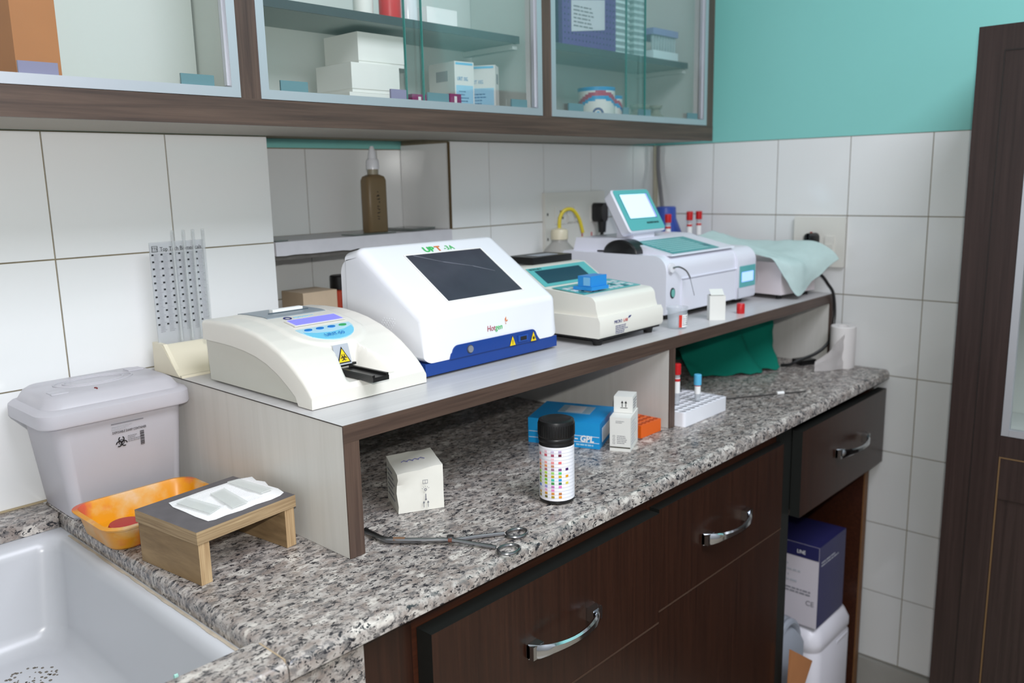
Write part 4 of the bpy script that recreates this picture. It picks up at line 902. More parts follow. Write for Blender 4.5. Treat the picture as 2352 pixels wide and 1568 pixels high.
# ================================================================== SMALL THINGS ON THE RISER FRONT
t = thing('specimen_cup', 'small clear specimen cup with red and white label', 'cup', (.785, -.455, RT))
cx_, cy_ = .785, -.455
bm = lathe([(.0165, RT + .0005), (.0172, RT + .002), (.0185, RT + .034), (.0200, RT + .0345), (.0202, RT + .040), (.0188, RT + .040), (.0175, RT + .034), (.0160, RT + .003)], cx_, cy_, 28); part('cup_body', bm, milky('cup_plastic', (220, 226, 232), .70, .12, .2), t, 40)
def arc_sheet(cx, cy, r0, r1, z0, z1, a0, a1, n=14, th=.0003):
    bm = new(); ls = []
    for i in range(n + 1):
        a = math.radians(a0 + (a1 - a0) * i / n); ls.append([(cx + r * math.cos(a), cy + r * math.sin(a), z) for r, z in ((r0, z0), (r1, z1), (r1 + th, z1), (r0 + th, z0))])
    loops(bm, ls); return bm
lb = part('paper_label', arc_sheet(cx_, cy_, .0177, .0186, RT + .004, RT + .027, 235, 315), PAPER, t); part('red_band', arc_sheet(cx_, cy_, .0181, .0190, RT + .004, RT + .027, 222, 240, 6), M('label_red', (206, 50, 34), .5), lb)
bm = new()
for k in range(5):
    for q in range(3):
        a0 = 245 + q * 21; sub = arc_sheet(cx_, cy_, .0182, .0182, RT + .008 + k * .0037, RT + .009 + k * .0037, a0, a0 + 15 - (k * 5 + q * 3) % 7, 3, .0008); me = bpy.data.meshes.new('x'); sub.to_mesh(me); sub.free(); bm.from_mesh(me); bpy.data.meshes.remove(me)
part('small_print', bm, INKGREY, lb)
bm = obox((.8925, -.4605), (.021, -.022), (.016, .015), RT + .0005, RT + .048, None); bevel(bm, .0006, 1)
t = thing('slim_carton', 'slim plain white carton standing on the riser edge', 'box', (.91, -.465, RT)); part('carton_body', bm, CARTON, t)
part('open_flap', plate((.8925, -.4605, RT + .0485), (.021, -.022, 0), (.016, .015, .012), rect(.002, .028, .001, .0215), .0004), CARTON, t); part('carton_mouth', obox((.8955, -.4603), (.017, -.018), (.011, .0105), RT + .0483, RT + .0489), M('carton_inside', (120, 112, 98), .8), t)
single('tube_stopper', lathe([(.0078, RT + .0004), (.0082, RT + .002), (.0082, RT + .019), (.007, RT + .021)], 1.004, -.467, 20), RED, 'loose red tube stopper standing near the riser edge', 'stopper')

# ================================================================== SEDIMENTATION RACK WITH PIPETTES
wr = thing('sedimentation_rack', 'cream sedimentation rack with clear printed scale board against the tiles', 'rack', (.045, -.05, RT))
IVR = M('aged_cream_plastic', (232, 224, 200), .4)
prof = [(-.100, RT + .0005), (-.092, RT + .006), (-.052, 1.046), (-.044, 1.047), (-.040, 1.040), (-.020, 1.040), (-.018, RT + .0005)]
part('rack_base', bevel(prismx(prof, .0005, .104), .0015, 2, 30), IVR, wr); part('base_lip', rbox(-.004 + .0045, .106, -.106, -.100, RT + .0005, RT + .004, .001, 1), IVR, wr)
for x in (.001, .098): part('end_cheek', bevel(prismx([(-.096, RT + .001), (-.054, 1.049), (-.018, 1.049), (-.016, RT + .001)], x, x + .006), .0008, 1), IVR, wr)
brd = part('scale_board', rbox(.004, .090, -.0345, -.0320, 1.041, 1.2, .0004, 1), milky('scale_board_acrylic', (222, 225, 229), .55, .15, .4), wr)
bm = new()
for c in range(6):
    x0 = .009 + c * .0138
    for k in range(52):
        z = 1.182 - k * .0023
        if z > 1.052: plate((x0, -.0346, z), X, Z, rect(0, .007 if k % 5 else .0095, 0, .0006), .0002, bm)
part('scale_marks', bm, INKGREY, brd, stuff=True)
bm = new()
for c in range(6):
    for k in range(11): plate((.0055 + c * .0138, -.0346, 1.180 - k * .0105), X, Z, rect(0, .0032, 0, .0026), .0002, bm)
part('scale_numbers', bm, INK, brd)
txt(brd, 'Top Tech Biomedicals', .0085, (.019, -.0346, 1.1865), X, Z, INK, squash=.86)
bm = new(); ring(bm, (.011, -.0346, 1.190), X, Z, 0, 0, .0058, .0009, n=4, a0=45, a1=405); part('maker_mark', bm, INK, brd); txt(brd, 'TTS', .006, (.0068, -.0347, 1.188), X, Z, INK, squash=.8)
PG = milky('pipette_glass', (224, 228, 228), .72, .05, .2)
for i, x in enumerate((.038, .0555, .0705, .0865)):
    t = thing('glass_pipette', ['upright glass pipette farthest from the cream analyzer', 'second upright glass pipette counted from the sharps container side', 'third upright glass pipette counted from the sharps container side', 'upright glass pipette closest to the cream analyzer'][i], 'pipette', (x, -.040, 1.0475), 0, 'pipettes in the sedimentation rack')
    part('glass_tube', lathe([(.0026, 1.0478), (.0026, 1.216), (.0014, 1.2165), (.0010, 1.2160), (.0010, 1.0478)], x, -.0395, 12), PG, t, 40)
    part('bore_line', lathe([(.0005, 1.05), (.0005, 1.21)], x, -.0395, 6), M('bore_white', (220, 222, 222), .4), t)

# ================================================================== NICHE THINGS
NB = (.5005, .060)
t = thing('dropper_bottle', 'brown plastic dropper bottle with white nozzle on the niche ledge', 'bottle', (NB[0], NB[1], 1.1838))
z0 = 1.184; bm = new()
loops(bm, [rr3(NB[0] - a, NB[0] + a, NB[1] - b, NB[1] + b, .008, z) for a, b, z in ((.022, .014, z0), (.0235, .015, z0 + .003), (.0235, .015, z0 + .101), (.021, .013, z0 + .108), (.0115, .0095, z0 + .112))])
part('bottle_body', bm, milky('brown_bottle_plastic', (150, 128, 96), .08, .35, .3), t, 40)
part('neck', lathe([(.0105, z0 + .112), (.0105, z0 + .122)], *NB, 20), M('smoky_neck', (156, 148, 128), .4), t)
part('nozzle_collar', lathe([(.0125, z0 + .122), (.0125, z0 + .138), (.010, z0 + .142)], *NB, 20), PLWHITE, t); part('nozzle_cap', lathe([(.0085, z0 + .142), (.0075, z0 + .152), (.0045, z0 + .163), (.003, z0 + .166)], *NB, 18), PLWHITE, t)
bm = new(); rnd = random.Random(21)
for k in range(9):
    zz = z0 + .026 + k * .0065; q = [(NB[0] - .002 + rnd.uniform(-.004, .004), NB[1] - .0153, zz + rnd.uniform(-.002, .002)) for _ in range(4)]
    tube(q, .0005, 5, bm, smoothpts=3)
part('handwriting', bm, INK, t)
PLG = milky('plate_glass', (110, 122, 118), .45, .08, .1)
def gplate(label, c, u, v, z, g='glass plates on the niche ledge'):
    single('glass_plate', obox(c, u, v, z, z + .0022), PLG, label, 'glass plate', g)
gplate('lower dark glass plate of the pair behind the dropper bottle', (.555, .012), (.078, .020), (-.012, .085), 1.1840)
gplate('upper dark glass plate of the pair behind the dropper bottle', (.562, .018), (.066, .008), (-.004, .080), 1.1866)
gplate('large clear glass plate lying flat in front of the dropper bottle', (.405, .004), (.105, .004), (.0, .038), 1.1840)
gplate('small chipped glass plate at the empty end of the niche ledge', (.240, .004), (.026, .002), (.0, .03), 1.1840)
t = thing('slide_box', 'beige cardboard slide box on the niche floor', 'box', (.35, .06, 1.0)); part('box_body', rbox(.304, .378, .030, .10, 1.0003, 1.086, .004, 2), M('beige_card', (198, 176, 150), .6, var=.1, vscale=30), t)
t = thing('stain_bottle', 'red-labelled stain bottle with black cap in the niche', 'bottle', (.410, .06, 1.0))
part('bottle_body', lathe([(.022, 1.0003), (.0235, 1.003), (.0235, 1.078), (.017, 1.082)], .410, .06, 24), M('brick_red_label', (176, 64, 40), .5), t); part('cap', lathe([(.021, 1.082), (.021, 1.106), (.019, 1.108)], .410, .06, 24), BLACK, t)

# ================================================================== SHARPS CONTAINER
sh = thing('sharps_container', 'cloudy plastic sharps container with domed lid beside the sink', 'container', (-.10, -.07, CT))
SHP = milky('sharps_plastic', (228, 226, 231), .28, .3, .25); 
bm = new(); loops(bm, [rr3(-.176 + a, -.020 + b, -.126 + c, -.012, r_, z) for a, b, c, r_, z in ((.008, -.008, .007, .012, CT + .0006), (.002, -.002, .002, .015, CT + .006), (-.014, .006, -.007, .018, CT + .135), (-.015, .0065, -.0075, .018, CT + .143))])
part('container_body', bm, SHP, sh, 40)
bm = new(); loops(bm, [rr3(*q, r_, z) for q, r_, z in (((-.206, -.004, -.146, -.004), .022, .978), ((-.208, -.003, -.148, -.004), .024, .981), ((-.2075, -.0035, -.1475, -.0045), .024, .996), ((-.203, -.006, -.143, -.007), .022, .9995), ((-.197, -.012, -.137, -.010), .022, 1.001), ((-.190, -.019, -.130, -.014), .022, 1.013), ((-.184, -.025, -.124, -.018), .022, 1.017))])
ld = part('lid', bm, SHP, sh, 40)
bm = new()
for r1, r2 in ((.052, .030), (.040, .021)): ring(bm, (-.108, -.066, 1.0170), X, Y, 0, 0, r1, .003, .0014, 40, ry=r2)
part('embossed_oval', bm, SHP, ld)
part('lid_hollow', rbox(-.181, -.160, -.117, -.098, 1.0171, 1.0184, .003, 2), SHP, ld); part('lid_hollow', rbox(-.052, -.030, -.05, -.030, 1.0171, 1.0184, .003, 2), SHP, ld)
bm = tube([(-.127, -.118, 1.0175), (-.126, -.120, 1.0178), (-.1255, -.122, 1.0176), (-.1265, -.1245, 1.0174)], .0011, 6); part('blood_spot', bm, M('dried_blood', (120, 30, 30), .5), ld)
pf = lambda a, b: Vector((a, -.1245 - (b - CT) * .062, b))
PU = Vector((0, -.062, 1)).normalized()
lb = part('printed_label', plate(pf(-.117, .9655) + Vector((0, -.0006, 0)), X, PU, rect(0, .044, -.0002, .0012), .0003), INKGREY, sh)
txt(lb, 'DISPOSABLE SHARP CONTAINER', .0048, pf(-.1165, .9525) + Vector((0, -.0012, 0)), X, PU, INK, squash=.66)
bm = new(); biohazard(bm, pf(-.105, .939) + Vector((0, -.001, 0)), X, PU, 0, 0, .0088); part('biohazard_mark', bm, INK, lb)
part('small_print', lines_print(pf(-.096, .947) + Vector((0, -.001, 0)), X, PU, .018, .010, 4, seed=3), INKGREY, lb)
bm = new(); rnd = random.Random(9)
for k in range(16): plate(pf(-.079, .9485 - k * .0013) + Vector((0, -.001, 0)), X, PU, rect(0, .0055, 0, .0004 + .0006 * rnd.random()), .0003, bm)
part('barcode', bm, INK, lb)
part('small_print', lines_print(pf(-.1165, .9635) + Vector((0, -.001, 0)), X, PU, .030, .006, 3, seed=23), INKFAINT, lb)

# ================================================================== YELLOW TRAY, WOODEN STAND, SLIDES
yt = thing('yellow_tray', 'stained yellow plastic tray wedged behind the wooden stand', 'tray', (-.11, -.215, CT))
def stained():
    m = M('stained_yellow_plastic', (232, 160, 30), .35); nt = m.node_tree; b = nt.nodes['Principled BSDF']; tc = nt.nodes.new('ShaderNodeTexCoord')
    n = nt.nodes.new('ShaderNodeTexNoise'); n.inputs['Scale'].default_value = 26; n.inputs['Detail'].default_value = 6; nt.links.new(tc.outputs['Object'], n.inputs['Vector'])
    n2 = nt.nodes.new('ShaderNodeTexNoise'); n2.inputs['Scale'].default_value = 17; n2.inputs['Detail'].default_value = 5; mp = nt.nodes.new('ShaderNodeMapping'); mp.inputs['Location'].default_value = (3, 1, 7); nt.links.new(tc.outputs['Object'], mp.inputs[0]); nt.links.new(mp.outputs[0], n2.inputs['Vector'])
    r1 = ramp(nt, [(.50, lin(218, 146, 20)), (.64, lin(214, 166, 96)), (.76, lin(214, 184, 150))]); r2 = ramp(nt, [(.56, (0, 0, 0, 1)), (.68, (1, 1, 1, 1))]); mx = nt.nodes.new('ShaderNodeMix'); mx.data_type = 'RGBA'
    nt.links.new(n.outputs['Fac'], r1.inputs[0]); nt.links.new(n2.outputs['Fac'], r2.inputs[0]); nt.links.new(r2.outputs[0], mx.inputs[0]); nt.links.new(r1.outputs[0], mx.inputs[6]); mx.inputs[7].default_value = lin(206, 92, 66); nt.links.new(mx.outputs[2], b.inputs['Base Color'])
    return m
YT = stained(); zb = CT + .0006
bm = new(); loops(bm, [rr3(*q, r_, z) for q, r_, z in (((-.176, -.042, -.262, -.166), .020, zb), ((-.180, -.038, -.266, -.162), .022, zb + .004), ((-.186, -.032, -.277, -.155), .024, zb + .031), ((-.191, -.027, -.282, -.150), .026, zb + .032), ((-.192, -.026, -.283, -.149), .026, zb + .0345), ((-.186, -.032, -.277, -.155), .024, zb + .0355), ((-.183, -.035, -.274, -.158), .022, zb + .030), ((-.178, -.040, -.264, -.164), .020, zb + .006), ((-.172, -.046, -.258, -.170), .018, zb + .0035))])
part('tray_shell', bm, YT, yt, 45)
single('red_stopper', lathe([(.016, zb + .0045), (.021, zb + .006), (.022, zb + .012), (.020, zb + .016), (.012, zb + .017)], -.143, -.214, 24), M('dark_red_rubber', (172, 54, 50), .5), 'flat dark red rubber disc lying in the yellow tray', 'stopper')
PLY = grain('plywood_layers', (122, 98, 70), (184, 160, 124), 'x', .6, 420, .02, .3); PLYZ = grain('plywood_layers_z', (140, 108, 74), (204, 178, 138), 'z', .6, 420, .02, .3); PLYY = grain('plywood_layers_y', (122, 98, 70), (184, 160, 124), 'y', .6, 420, .02, .3); PLYF = grain('plywood_face', (116, 93, 65), (158, 132, 96), 'y', .6, 50, .15, .3)
SA = math.radians(6.7); ws = thing('wooden_stand', 'small plywood stand with a dark worn top in front of the yellow tray', 'stand', (-.1525, -.4285, CT), SA)
bm = rbox(0, .138, 0, .124, .0500, .0650, .0008, 1)
for f in bm.faces: f.material_index = 1 if f.calc_center_median().z > .0649 else (2 if abs(f.calc_center_median().x - .069) > .0685 else 0)
part('top_board', bm, [PLY, M('worn_dark_laminate', (92, 88, 90), .5, var=.35, vscale=45), PLYY], ws, 0, local=True)
for x0 in (.002, .122):
    bm = rbox(x0, x0 + .014, .002, .122, .0004, .0498, .0006, 1)
    for f in bm.faces: f.material_index = 1 if abs(f.calc_center_median().x - x0) < .0005 or abs(f.calc_center_median().x - x0 - .014) < .0005 else 0
    part('leg_board', bm, [PLYZ, PLYF], ws, 0, local=True)
bm = new(); rnd = random.Random(13); lo = []
edge = [(-.131, -.318), (-.134, -.335), (-.132, -.36), (-.131, -.385), (-.128, -.408), (-.120, -.4105), (-.105, -.408), (-.085, -.4085), (-.065, -.405), (-.045, -.4055), (-.030, -.402), (-.021, -.396), (-.018, -.378), (-.0205, -.36), (-.015, -.343), (-.020, -.330), (-.016, -.313), (-.03, -.308), (-.05, -.309), (-.08, -.311), (-.105, -.315)]
zt_ = CT + .0654; mid = (-.075, -.36)
def pw(x, y): return .0022 + .0016 * noise.noise((x * 60, y * 60, 2))
ring_n = 7; ls = []
for k in range(ring_n + 1):
    s_ = 1 - k / ring_n * .96; ls.append([(mid[0] + (x - mid[0]) * s_ , mid[1] + (y - mid[1]) * s_, zt_ + (.0004 if k == 0 else pw(x * s_, y * s_))) for x, y in edge])
low = [[(x, y, zt_) for x, y in edge]]; loops(bm, low + ls)
single('paper_towel', bm, M('tissue_paper', (240, 240, 240), .9, .1, bump=.4, bscale=500), 'folded white paper towel spread on the wooden stand', 'paper towel', smooth=60)
SLG = milky('slide_glass', (230, 234, 230), .5, .06, .1)
for q, lb in (([(-.131, -.339), (-.113, -.330), (-.102, -.391), (-.121, -.401)], 'glass slide on the towel corner nearest the sink'), ([(-.089, -.341), (-.068, -.337), (-.073, -.402), (-.095, -.405)], 'glass slide lying in the middle of the paper towel'), ([(-.054, -.319), (-.038, -.320), (-.030, -.386), (-.047, -.388)], 'glass slide on the ragged end of the paper towel')):
    single('glass_slide', prismz(q, zt_ + .0046, zt_ + .0056), SLG, lb, 'slide', 'glass slides on the paper towel')

# ================================================================== THINGS ON THE WORKTOP
t = thing('crumpled_carton', 'dented white carton with printed arrows standing under the riser', 'box', (.17, -.42, CT), math.radians(-27))
bm = rbox(-.032, .032, -.032, .034, .0004, .060, .0012, 1); bmesh.ops.subdivide_edges(bm, edges=bm.edges[:], cuts=5, use_grid_fill=True)
for v in bm.verts:
    c = v.co; k = max(0, c.z - .02) / .04; d = noise.noise(c * 60) * .0022 * k
    if c.y < -.028 and c.x < -.012: c.y -= .003 * k * (1 if c.z > .045 else -.8); c.x += .0010 * math.sin(c.z * 160)
    c.z += (.004 * (c.x + c.y + .03) / .06) * k + d; c.y += d * .8
part('carton_body', bm, M('worn_white_carton', (226, 224, 214), .5, var=.05, vscale=40), t, 25, local=True)
def lpt(a, b): return Vector((a, -.0352, b))
bm = new()
for dx in (-.003, .003): plate(lpt(.006 + dx, .006), X, Z, rect(-.0004, .0004, 0, .008), .0004, bm); plate(lpt(.006 + dx, .006), X, Z, [(-.0016, .006), (.0016, .006), (0, .009)], .0004, bm)
plate(lpt(.006, .016), X, Z, rect(-.0007, .0007, 0, .009), .0004, bm); plate(lpt(.006, .016), X, Z, circ(0, .001, .0014, 8), .0004, bm)
ring(bm, lpt(.006, .031), X, Z, 0, 0, .0015, .001, .0004, 10)
for k in range(5): a = math.radians(30 * k + 30); plate(lpt(.006 + .004 * math.cos(a), .031 + .003 * math.sin(a)), (math.cos(a), 0, math.sin(a)), (-math.sin(a), 0, math.cos(a)), rect(0, .002, -.0002, .0002), .0004, bm)
for a0, a1, b0, b1 in ((.0025, .0095, .0395, .04), (.0025, .0095, .0443, .0448), (.0025, .003, .0395, .0448), (.009, .0095, .0395, .0448), (.0058, .0062, .0395, .0448)): plate(lpt(0, 0), X, Z, rect(a0, a1, b0, b1), .0004, bm)
part('handling_marks', bm, INKGREY, t, 0, local=True)
bm = new()
for k in range(6): plate((-.0324, .024, .048 - k * .007), -Y, Z, rect(0, .03 + .006 * (k % 3), 0, .0016), .0004, bm)
part('side_print', bm, INKGREY, t, 0, local=True)
bm = new(); rnd = random.Random(2)
for k in range(4): x = -.018 + k * .008; tube([(x, .0, .0618 + .0006 * k), (x + .004, .004, .0622 + .0006 * k), (x + .008, -.003, .0626 + .0006 * k)], .0006, 5, bm)
part('pen_scribble', bm, M('blue_pen', (112, 112, 160), .5), t, local=True)

BCX, BCY = .306, -.563
t = thing('test_strip_bottle', 'black-capped bottle with colour chart label of urine test strips', 'bottle', (BCX, BCY, CT))
part('bottle_body', lathe([(.0215, CT + .0004), (.0238, CT + .002), (.0243, CT + .005), (.0243, CT + .084), (.0238, CT + .087)], BCX, BCY, 40), BLACK, t)
cap = part('cap', lathe([(.0243, CT + .0872), (.0250, CT + .0885), (.0250, CT + .0925), (.0244, CT + .0935), (.0252, CT + .0955), (.0252, CT + .113), (.0243, CT + .1165), (.0205, CT + .1180), (.019, CT + .1172)], BCX, BCY, 44), BLACK, t)
bm = new()
for i in range(44): a = 2 * math.pi * i / 44; c = Vector((BCX + .0252 * math.cos(a), BCY + .0252 * math.sin(a), CT + .096)); plate(c, (-math.sin(a), math.cos(a), 0), Z, rect(-.0007, .0007, 0, .016), .0005, bm)
part('cap_ribs', bm, BLACK, cap)
lb = part('paper_label', lathe([(.0246, CT + .0065), (.0246, CT + .0825)], BCX, BCY, 44, cap0=False, cap1=False), M('gloss_label', (240, 240, 246), .25), t)
view = math.degrees(math.atan2(CAM.y - BCY, CAM.x - BCX))      # the chart is turned towards the room
chart = ["0 226,190,200 200,190,214 178,160,196 -", "206,120,130 198,96,110 168,82,108 104,40,64 -", "- - 238,196,204 - -", "236,160,150 236,166,160 232,146,146 226,110,110 -", "222,150,70 224,150,96 196,140,110 - -", "214,140,100 176,116,120 160,120,140 130,84,140 70,36,96", "160,210,70 180,216,90 160,206,110 90,200,120 -", "110,110,40 160,150,40 190,170,40 206,170,30 226,160,30", "150,200,70 120,196,70 70,190,170 60,150,206 -", "170,190,50 180,196,60 70,150,70 40,110,90 220,200,90", "90,130,200 150,150,206 190,120,180 216,120,190 -", "- 226,170,206 224,140,190 - -", "190,150,60 200,150,60 214,140,60 186,120,70 -", "150,140,60 110,104,50 176,150,50 226,150,50 -"]
pm = []; bm = new(); idx = {}
for r, line in enumerate(chart):
    for c, col in enumerate(line.split()):
        if col in '-0': continue
        if col not in idx:
            idx[col] = len(pm); k3 = tuple(int(v) for v in col.split(',')); pm.append(M('chart_' + col.replace(',', '_'), k3, .35))
        a = math.radians(view - 60 + c * 23.5 - (3 if c == 0 else 0)); z = CT + .0775 - r * .0049 - (.0006 if r > 1 else 0)
        cc = Vector((BCX + .0246 * math.cos(a), BCY + .0246 * math.sin(a), z)); plate(cc, (-math.sin(a), math.cos(a), 0), Z, rect(-.0021, .0021, -.0026, .0008), .0004, bm, idx[col])
part('colour_chart', bm, pm, lb, 0)
bm = new()
for r in range(15):
    z = CT + .0795 - r * .0049
    for k in range(26): a = math.radians(view - 80 + k * 6.2); plate((BCX + .0246 * math.cos(a), BCY + .0246 * math.sin(a), z), (-math.sin(a), math.cos(a), 0), Z, rect(-.0013, .0013, 0, .00018), .00025, bm)
part('chart_lines', bm, INKFAINT, lb, 0)

CHF = STEEL; z1 = CT + .0032
t = thing('forceps', 'long steel forceps with two finger rings lying under the riser edge', 'forceps', (.11, -.55, CT))
part('arm', tube([(.0615, -.447, z1), (.0585, -.470, z1), (.0555, -.488, z1), (.0600, -.500, z1), (.085, -.530, z1), (.108, -.556, z1 + .001), (.140, -.575, z1 + .001), (.168, -.5915, z1)], [.0033, .0024], 10, smoothpts=4), STEEL, t)
part('arm', tube([(.0575, -.447, z1), (.0555, -.470, z1 + .003), (.0535, -.490, z1 + .004), (.0580, -.503, z1 + .004), (.084, -.536, z1 + .004), (.104, -.560, z1 + .004), (.122, -.592, z1 + .001), (.1315, -.612, z1)], [.0033, .0026], 10, smoothpts=4), STEEL, t)
for c, ra in (((.1795, -.6025), math.radians(-35)), ((.1375, -.6280), math.radians(-50))):
    part('finger_ring', tube([(c[0] + .0145 * math.cos(a), c[1] + .0118 * math.sin(a), z1) for a in [ra + 2 * math.pi * k / 24 for k in range(25)]], .0019, 8), STEEL, t)
part('pivot', lathe([(.0045, z1 + .001), (.0045, z1 + .0085)], .106, -.559, 14), STEEL, t)
part('rust_patch', tube([(.0600, -.5055, z1 + .0042), (.069, -.517, z1 + .0042)], .0032, 8), M('rust', (112, 82, 58), .7), t); part('rust_patch', tube([(.103, -.5588, z1 + .0042), (.1055, -.5628, z1 + .0042)], .0033, 8), M('rust_red_brown', (104, 60, 46), .7), t)

GC, gu, gvv = Vector((.52, -.476)), Vector((.914, .404)), Vector((-.33, .944))
t = thing('blue_kit_box', 'bright blue cardboard kit box with white GPL lettering', 'box', (.55, -.40, CT)); BLU = M('bright_blue_card', (20, 150, 214), .4)
part('box_body', bevel(obox(GC, gu * .112, gvv * .127, CT + .0004, CT + .044), .0008, 1), BLU, t)
gL = Vector((-gvv.x, -gvv.y, 0)); g0 = Vector((GC.x + gvv.x * .127, GC.y + gvv.y * .127, CT))
lp2 = lambda a, b: g0 + gL * a + Z * b
txt(t, 'GPL', .0145, lp2(.0925, .0115), gL, Z, PAPER, bold=.0005, squash=.95, shear=.15)
bm = plate(lp2(0, 0), gL, Z, rect(.001, .126, .0205, .0212), .0004); plate(lp2(0, 0), gL, Z, rect(.001, .126, .0100, .0107), .0004, bm); plate(lp2(0, 0), gL, Z, rect(.080, .089, .0145, .016), .0004, bm); part('white_stripes', bm, PAPER, t)
l2 = part('side_label', plate(lp2(0, 0), gL, Z, rect(.020, .046, .017, .034), .0004), PAPER, t); part('small_print', lines_print(lp2(.022, .0325) - X * .0006, gL, Z, .022, .014, 5, seed=31), INKGREY, l2)
part('faint_print', lines_print(lp2(.086, .0085), gL, Z, .036, .0055, 1, seed=33, thick=.5), M('pale_blue_print', (160, 208, 232), .5), t)
gU = Vector((gu.x, gu.y, 0)); e2 = part('end_label', plate(Vector((GC.x, GC.y, CT)), gU, Z, rect(.018, .085, .008, .032), .0004), PAPER, t)
tp = Vector((GC.x, GC.y, CT + .0441)); gV = Vector((gvv.x, gvv.y, 0)); part('top_label', plate(tp, gU, gV, rect(.05, .096, .030, .088), .0004), M('clear_tape', (150, 178, 192), .3), t); part('white_note', plate(tp + Z * .0005, gU, gV, rect(.055, .092, .045, .075), .0004), M('grey_note', (196, 198, 202), .6), t)

wc, wu, wv = Vector((.5265, -.4915)), Vector((.0135, -.0315)), Vector((.062, .0285))
t = thing('reagent_carton', 'white printed reagent carton standing beside the blue kit box', 'box', (.56, -.49, CT)); part('carton_body', bevel(obox(wc, wu, wv, CT + .0004, CT + .0575), .0005, 1), CARTON, t)
U3 = Vector((wu.x, wu.y, 0)).normalized(); w0 = Vector((wc.x, wc.y, CT))
part('black_band', plate(w0, U3, Z, rect(.0003, .0340, .0062, .0082), .0003), M('olive_black', (58, 56, 44), .5), t); part('small_print', lines_print(w0 + U3 * .012 + Z * .028, U3, Z, .018, .015, 5, seed=41), INKGREY, t); part('title_print', lines_print(w0 + U3 * .010 + Z * .0525, U3, Z, .016, .005, 2, seed=42), INKGREY, t)
bm = new()
for k in range(3): ring(bm, w0 + U3 * .007 + Z * (.0255 - k * .0055), U3, Z, 0, 0, .0022, .0006, .0003, 4, a0=45, a1=405)
part('package_marks', bm, INKGREY, t)
V3 = Vector((wv.x, wv.y, 0)).normalized(); part('side_print', lines_print(Vector((wc.x + wu.x, wc.y + wu.y, CT + .05)) + V3 * .01, V3, Z, .045, .042, 8, seed=44), INKFAINT, t)
c2 = wc + wv * .42 + wu * .03; t = thing('reagent_carton', 'smaller white carton with two black arrows resting on the reagent carton', 'box', (c2.x, c2.y, CT + .058)); part('carton_body', bevel(obox(c2, wu * .92, wv * .55, CT + .0580, CT + .0855), .0005, 1), CARTON, t)
q0 = Vector((c2.x, c2.y, CT + .058)); bm = new()
for dx in (.014, .020): plate(q0, U3, Z, rect(dx - .0006, dx + .0006, .010, .019), .0003, bm); plate(q0, U3, Z, [(dx - .0022, .0165), (dx + .0022, .0165), (dx, .0205)], .0003, bm)
plate(q0, U3, Z, rect(.011, .023, .008, .009), .0003, bm); part('up_arrows', bm, INK, t)
part('side_print', lines_print(q0 + U3 * .0320 + V3 * .004 + Z * .024, V3, Z, .028, .018, 4, seed=46), INKGREY, t)

t = thing('orange_tube_rack', 'orange plastic tube rack tucked beside the riser partition', 'rack', (.64, -.46, CT)); ORG = M('orange_plastic', (226, 98, 22), .35)
part('rack_body', rbox(.6125, .674, -.494, -.425, CT + .0004, CT + .0225, .0012, 2), ORG, t); part('side_lug', rbox(.6742, .677, -.485, -.478, CT + .010, CT + .014, .0006, 1), ORG, t)
for i in range(5):
    for k in range(5): part('well', lathe([(.0044, CT + .0226), (.0044, CT + .0232), (.0030, CT + .0232), (.0028, CT + .0227)], .6195 + i * .0118, -.487 + k * .0138, 10), M('orange_dark', (168, 66, 14), .5), t)

t = thing('white_tube_rack', 'white plastic tube rack with round holes beside the partition', 'rack', (.79, -.48, CT)); 
part('rack_body', bevel(prismz(rrect(.7145, .866, -.517, -.420, .006, 3), CT + .0004, CT + .0265), .0015, 2, 50), PLWHITE, t)
HOLE = M('hole_shade', (118, 120, 126), .6)
for i in range(10):
    for k in range(6):
        x, y = .7225 + i * .0151, -.509 + k * .0163; bm = new(); ring(bm, (x, y, CT + .0266), X, Y, 0, 0, .0057, .0011, .0009, 14); part('hole_rim', bm, PLWHITE, t)
        part('hole', plate((x, y, CT + .0266), X, Y, circ(0, 0, .0052, 12), .0002), HOLE, t)
sample_tube('test_tube', 'sky-blue-capped tube standing in the white rack', .798, -.4928, CT + .0272, .052, M('sky_blue_cap', (92, 184, 224), .4), r=.0055)
sample_tube('test_tube', 'red-capped tube in the white rack close to the partition', .7527, -.4765, CT + .0272, .078, RED, r=.0055)
bm = new(); gv = []
for j in range(13):
    row = []
    for i in range(17):
        u, v = i / 16, j / 12; p = Vector((.79 + .10 * u, -.415 + .02 * v - .045 * u, CT + .003 + (.075 - .062 * u) * v)); p += Vector((0, .012 * noise.noise((u * 6, v * 5, 1)), .010 * noise.noise((u * 7, v * 6, 4)) * v)); row.append(bm.verts.new(p))
    gv.append(row)
for j in range(12):
    for i in range(16): bm.faces.new((gv[j][i], gv[j][i + 1], gv[j + 1][i + 1], gv[j + 1][i]))
bmesh.ops.solidify(bm, geom=bm.faces[:], thickness=.0004)
single('plastic_bag', bm, glass('clear_film', (.90, .91, .92), 2.2, .12), 'crumpled clear plastic bag behind the white tube rack', 'bag', smooth=20)

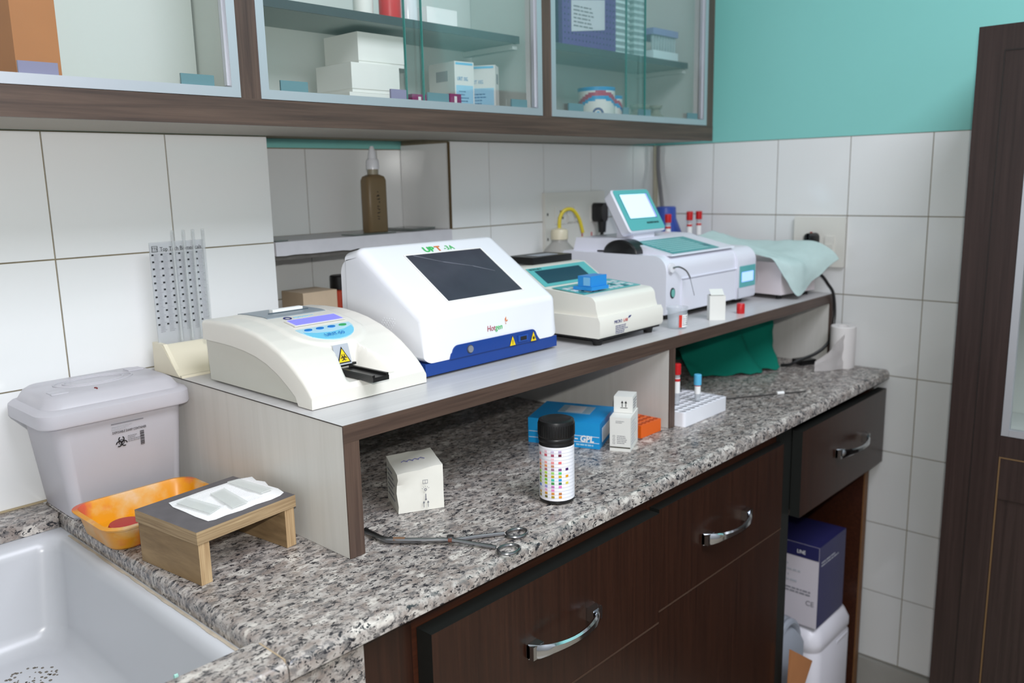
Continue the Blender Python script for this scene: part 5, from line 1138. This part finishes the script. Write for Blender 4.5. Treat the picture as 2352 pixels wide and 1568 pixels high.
GRN = M('surgical_green_cloth', (10, 110, 92), .9, .15, bump=.4, bscale=600)
bm = drape([[(1.055, -.325, .843), (1.10, -.365, .843), (1.17, -.425, .844), (1.205, -.420, .8455), (1.238, -.444, .843), (1.262, -.420, .844)],
            [(1.060, -.305, .868), (1.12, -.350, .876), (1.175, -.395, .885), (1.205, -.385, .876), (1.245, -.425, .872), (1.266, -.415, .880)],
            [(1.075, -.28, .890), (1.13, -.325, .918), (1.185, -.360, .930), (1.215, -.375, .915), (1.250, -.405, .908), (1.268, -.410, .925)],
            [(1.090, -.25, .880), (1.14, -.295, .935), (1.195, -.330, .955), (1.225, -.370, .948), (1.252, -.400, .946), (1.268, -.405, .962)],
            [(1.100, -.21, .846), (1.16, -.25, .90), (1.205, -.28, .945), (1.235, -.33, .955), (1.256, -.36, .955), (1.268, -.37, .955)],
            [(1.110, -.19, .843), (1.17, -.20, .843), (1.215, -.22, .843), (1.24, -.25, .845), (1.258, -.28, .845), (1.268, -.30, .845)]], 48, 40, .0075, .0013, 11)
for v in bm.verts: v.co.z = min(.981, max(v.co.z, CT + .001))
single('surgical_cloth', bm, GRN, 'crumpled dark green surgical cloth heaped under the riser', 'cloth', smooth=60)

t = thing('tissue_roll', 'white tissue roll with a torn trailing sheet against the tiled wall', 'tissue roll', (1.358, -.5385, CT)); TIS = M('tissue_white', (236, 232, 230), .9, .1, bump=.25, bscale=300)
part('roll', lathe([(.0265, CT + .0005), (.0275, CT + .004), (.0275, CT + .095), (.026, CT + .097), (.012, CT + .096), (.011, CT + .085)], 1.358, -.5385, 32), TIS, t)
bm = new(); gv = []
for j in range(11):
    row = []
    for i in range(15):
        u, v = i / 14, j / 10; z = CT + .001 + (.090 * (1 - .75 * u)) * v; row.append(bm.verts.new((1.345 - .072 * u + .003 * noise.noise((u * 5, v * 4, 1)), -.5615 + .048 * u + .004 * math.sin(u * 7), z + (.004 * noise.noise((u * 20, 0, 2)) if v < .05 else 0) * 0)))
    gv.append(row)
for j in range(10):
    for i in range(14): bm.faces.new((gv[j][i], gv[j][i + 1], gv[j + 1][i + 1], gv[j + 1][i]))
bmesh.ops.solidify(bm, geom=bm.faces[:], thickness=.0006); part('loose_sheet', bm, TIS, t, 60)

single('black_cord', tube([(1.335, -.478, 1.062), (1.345, -.492, 1.045), (1.352, -.500, 1.03), (1.364, -.507, 1.012), (1.3825, -.5045, .985), (1.386, -.505, .950), (1.376, -.505, .915), (1.352, -.5040, .890), (1.325, -.488, .870), (1.290, -.462, .856), (1.28, -.45, .8475), (1.275, -.43, .8445)], .0036, 8, smoothpts=5), BLACK, 'black power cord looping over the riser edge down to the worktop', 'cord')
single('cable_adapter', bevel(obox((1.315, -.462), (.038, -.018), (.014, .03), CT + .0005, CT + .012), .002, 2), BLACK, 'small black cable adapter lying beside the green cloth', 'adapter')
t = thing('swab_stick', 'thin dark stick with a white tip lying on the worktop', 'stick', (1.02, -.53, CT)); part('stick', tube([(.935, -.478, CT + .002), (1.085, -.574, CT + .002)], .0014, 6), M('dark_stick', (52, 48, 46), .6), t); part('tip', tube([(1.030, -.5388, CT + .0036), (1.043, -.547, CT + .0036)], [.0034, .0034], 10), PAPER, t)
